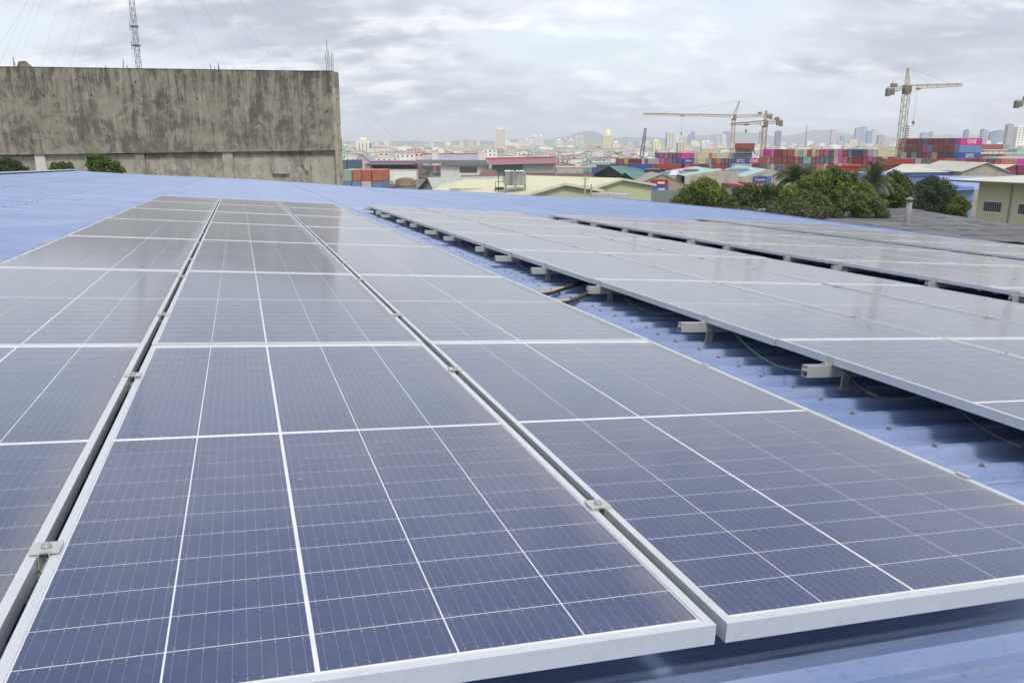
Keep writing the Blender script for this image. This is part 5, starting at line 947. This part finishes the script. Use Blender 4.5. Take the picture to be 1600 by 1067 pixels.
# near fill between mid warehouses
for i, (xp, d, w, l, h, rise, wi, ri) in enumerate([(845, 520, 18, 12, 7, 1.5, 1, 14), (880, 480, 14, 12, 6, 1.4, 3, 12), (905, 500, 20, 14, 5, 1.5, 0, 17), (925, 470, 12, 10, 6, 1.2, 5, 13), (945, 505, 14, 12, 7, 0, 9, 18), (975, 520, 16, 10, 8, 0, 0, 20), (885, 430, 16, 12, 6, 1.6, 3, 19), (1000, 540, 22, 14, 6, 1.4, 1, 16), (560, 600, 20, 12, 9, 0, 0, 14), (600, 620, 20, 12, 8, 0, 4, 14), (640, 640, 22, 12, 10, 0, 0, 14), (720, 640, 22, 12, 9, 0, 3, 14), (800, 560, 20, 12, 9, 0, 4, 14), (1290, 440, 26, 16, 12, 0, 8, 14), (1340, 450, 22, 16, 14, 0, 0, 15), (1250, 460, 26, 16, 12, 0, 4, 14), (1570, 520, 26, 16, 14, 0, 7, 20), (1545, 600, 26, 16, 15, 0, 10, 12)]):
    m_ = MB(); house(m_, X(xp, d), d, w, l, h, rise, wi, ri); used = sorted(set(m_.m)); m_.m = [used.index(q) for q in m_.m]
    m_.build('low_house', [allm[q] for q in used], None, label=hlabel(xp, d, wi, len(hc) + (ri - 12) % 12, rise).replace('nearer rooftops', 'foreground rooftops').replace('farther rooftops', 'foreground rooftops'), cat='house', group='low houses of the far district')

# ---- vegetation
def dome(w, h, n, seed, r=(.13, .2)):
    g = random.Random(seed); out = []
    for i in range(n):
        a = g.uniform(0, math.pi); q = g.uniform(.25, .92) ** .7; rad = g.uniform(*r) * w; out.append((math.cos(a) * q * (w / 2 - rad * .5), h - rad * .8 - math.sin(a) * q * (h - rad * 1.3), rad))
    return out
tree(1100, 275, 105, 120, [(0, 22, 20), (-18, 28, 17), (19, 27, 17), (-33, 39, 15), (33, 38, 14), (0, 12, 13), (-12, 17, 12), (14, 17, 12), (-44, 50, 12), (43, 50, 12), (0, 45, 24), (-25, 55, 20), (25, 55, 20), (8, 34, 20), (-8, 36, 20), (-28, 27, 10), (28, 27, 9), (-40, 40, 9), (42, 40, 8)], 26000, .20, 'round dense mango tree with yellow-green tips, left of the palms', 'bright', seed=3, trunk=.3)
tree(1172, 284, 90, 108, [(-18, 14, 9), (0, 10, 10), (14, 14, 9), (28, 10, 9), (44, 12, 9), (-6, 24, 14), (18, 26, 14), (40, 26, 14), (58, 22, 12), (-28, 26, 9), (60, 12, 8), (0, 40, 14), (30, 40, 16), (60, 38, 16), (-30, 40, 12)], 14000, .18, 'low shrubby tree between the mango tree and the left palm', 'mid', seed=4)
tree(1312, 262, 150, 88, [(-22, 16, 15), (-4, 12, 14), (14, 20, 15), (30, 32, 15), (-40, 30, 18), (-20, 34, 18), (5, 38, 20), (30, 48, 18), (48, 46, 16), (-58, 46, 18), (-62, 60, 18), (-35, 56, 22), (-5, 60, 22), (25, 66, 20), (52, 64, 18), (64, 72, 12), (66, 56, 10), (-30, 20, 10), (22, 12, 8), (-8, 6, 8), (42, 30, 9), (-76, 40, 14), (-80, 62, 16), (-52, 22, 11), (0, 78, 22), (-40, 78, 20), (40, 82, 18)], 34000, .17, 'largest bushy green tree between the two palms', 'bright', seed=5, trunk=.35)
tree(1262, 300, 90, 80, [(0, 12, 16), (-22, 22, 15), (22, 20, 15), (0, 32, 20), (-36, 34, 12), (34, 34, 12)], 14000, .15, 'darker bush under the left palm, at the roof edge', 'mid', seed=15)
tree(1350, 300, 80, 78, [(0, 12, 10), (-14, 8, 8), (16, 15, 9), (-26, 20, 11), (24, 24, 10), (0, 32, 16), (30, 34, 11), (-38, 34, 12), (-8, 20, 10)], 12000, .13, 'leafy olive shrub at the roof edge below the right palm', 'mid', seed=16)
tree(1404, 266, 60, 102, [(-4, 8, 9), (8, 14, 10), (-12, 22, 11), (12, 26, 12), (-2, 36, 16), (18, 42, 13), (-16, 44, 12), (0, 60, 18)], 13000, .19, 'upright leafy tree between the right palm and the dark round tree', 'mid', seed=6)
tree(1458, 273, 100, 112, [(0, 24, 24), (-22, 26, 18), (22, 27, 18), (-36, 36, 14), (36, 38, 13), (0, 12, 11), (-16, 16, 10), (18, 17, 10), (-28, 48, 18), (0, 46, 24), (28, 48, 17), (-44, 50, 10), (44, 52, 9)], 26000, .16, 'dark rounded tree between the right palm and the barred-window building', 'dark', seed=7, trunk=.3)
tree(1500, 300, 36, 104, [(0, 12, 9), (10, 22, 11), (-8, 24, 10), (4, 36, 12)], 5000, .16, 'small yellow-green bush at the corner of the barred-window building', 'bright', seed=8)
palm(1247, 284, 98, 3.9, 'left coconut palm with drooping fronds, right of the mango tree', 31, 24)
palm(1364, 287, 94, 3.4, 'right coconut palm rising behind the largest bushy tree', 32, 22)
tree(15, 246, 60, 53.5, [(-6, 8, 9), (8, 12, 9), (-18, 12, 10), (-30, 10, 12), (0, 20, 14), (-20, 22, 14), (16, 20, 8)], 6000, .085, 'dark bush at the far left foot of the concrete wall', 'dark', cat='bush', name='bush', seed=9, trunk=.07)
tree(95, 252, 46, 53.5, [(-10, 6, 5), (2, 5, 5), (12, 6, 5), (-4, 12, 8), (10, 13, 7), (-14, 13, 6)], 2600, .085, 'small thin bush between the whitewashed column and the larger bush', 'mid', cat='bush', name='bush', seed=10, trunk=.05)
tree(158, 239, 60, 53.5, [(-14, 8, 7), (-4, 6, 6), (-18, 18, 9), (-4, 16, 10), (8, 14, 7), (16, 20, 8), (22, 16, 5), (-8, 28, 12), (12, 28, 10), (26, 26, 6)], 7000, .085, 'largest light green bush in front of the concrete wall', 'mid', cat='bush', name='bush', seed=11, trunk=.08)
# weeds and low scrub at the foot of the trees
tree(1180, 318, 200, 76, [(i * 14 - 100, 14 + (i % 3) * 3, 10) for i in range(16)], 12000, .13, 'low strip of scrub growing along the roof edge under the trees', 'olive', cat='scrub', name='scrub', seed=12)

# ---- air
hz = bpy.data.materials.new('air'); hz.use_nodes = True; hz.node_tree.nodes.clear(); q = NT(hz.node_tree); o_ = q.node('ShaderNodeOutputMaterial'); v_ = q.node('ShaderNodeVolumePrincipled')
v_.inputs['Color'].default_value = (.95, .97, 1, 1); v_.inputs['Density'].default_value = .000115; v_.inputs['Anisotropy'].default_value = .2; q.l.new(v_.outputs[0], o_.inputs['Volume'])
MB().box(-19000, 19000, -1600, 19500, GZ - 1, 225).build('haze', hz, kind='stuff', label='thin pale haze lying over the whole city', cat='haze')
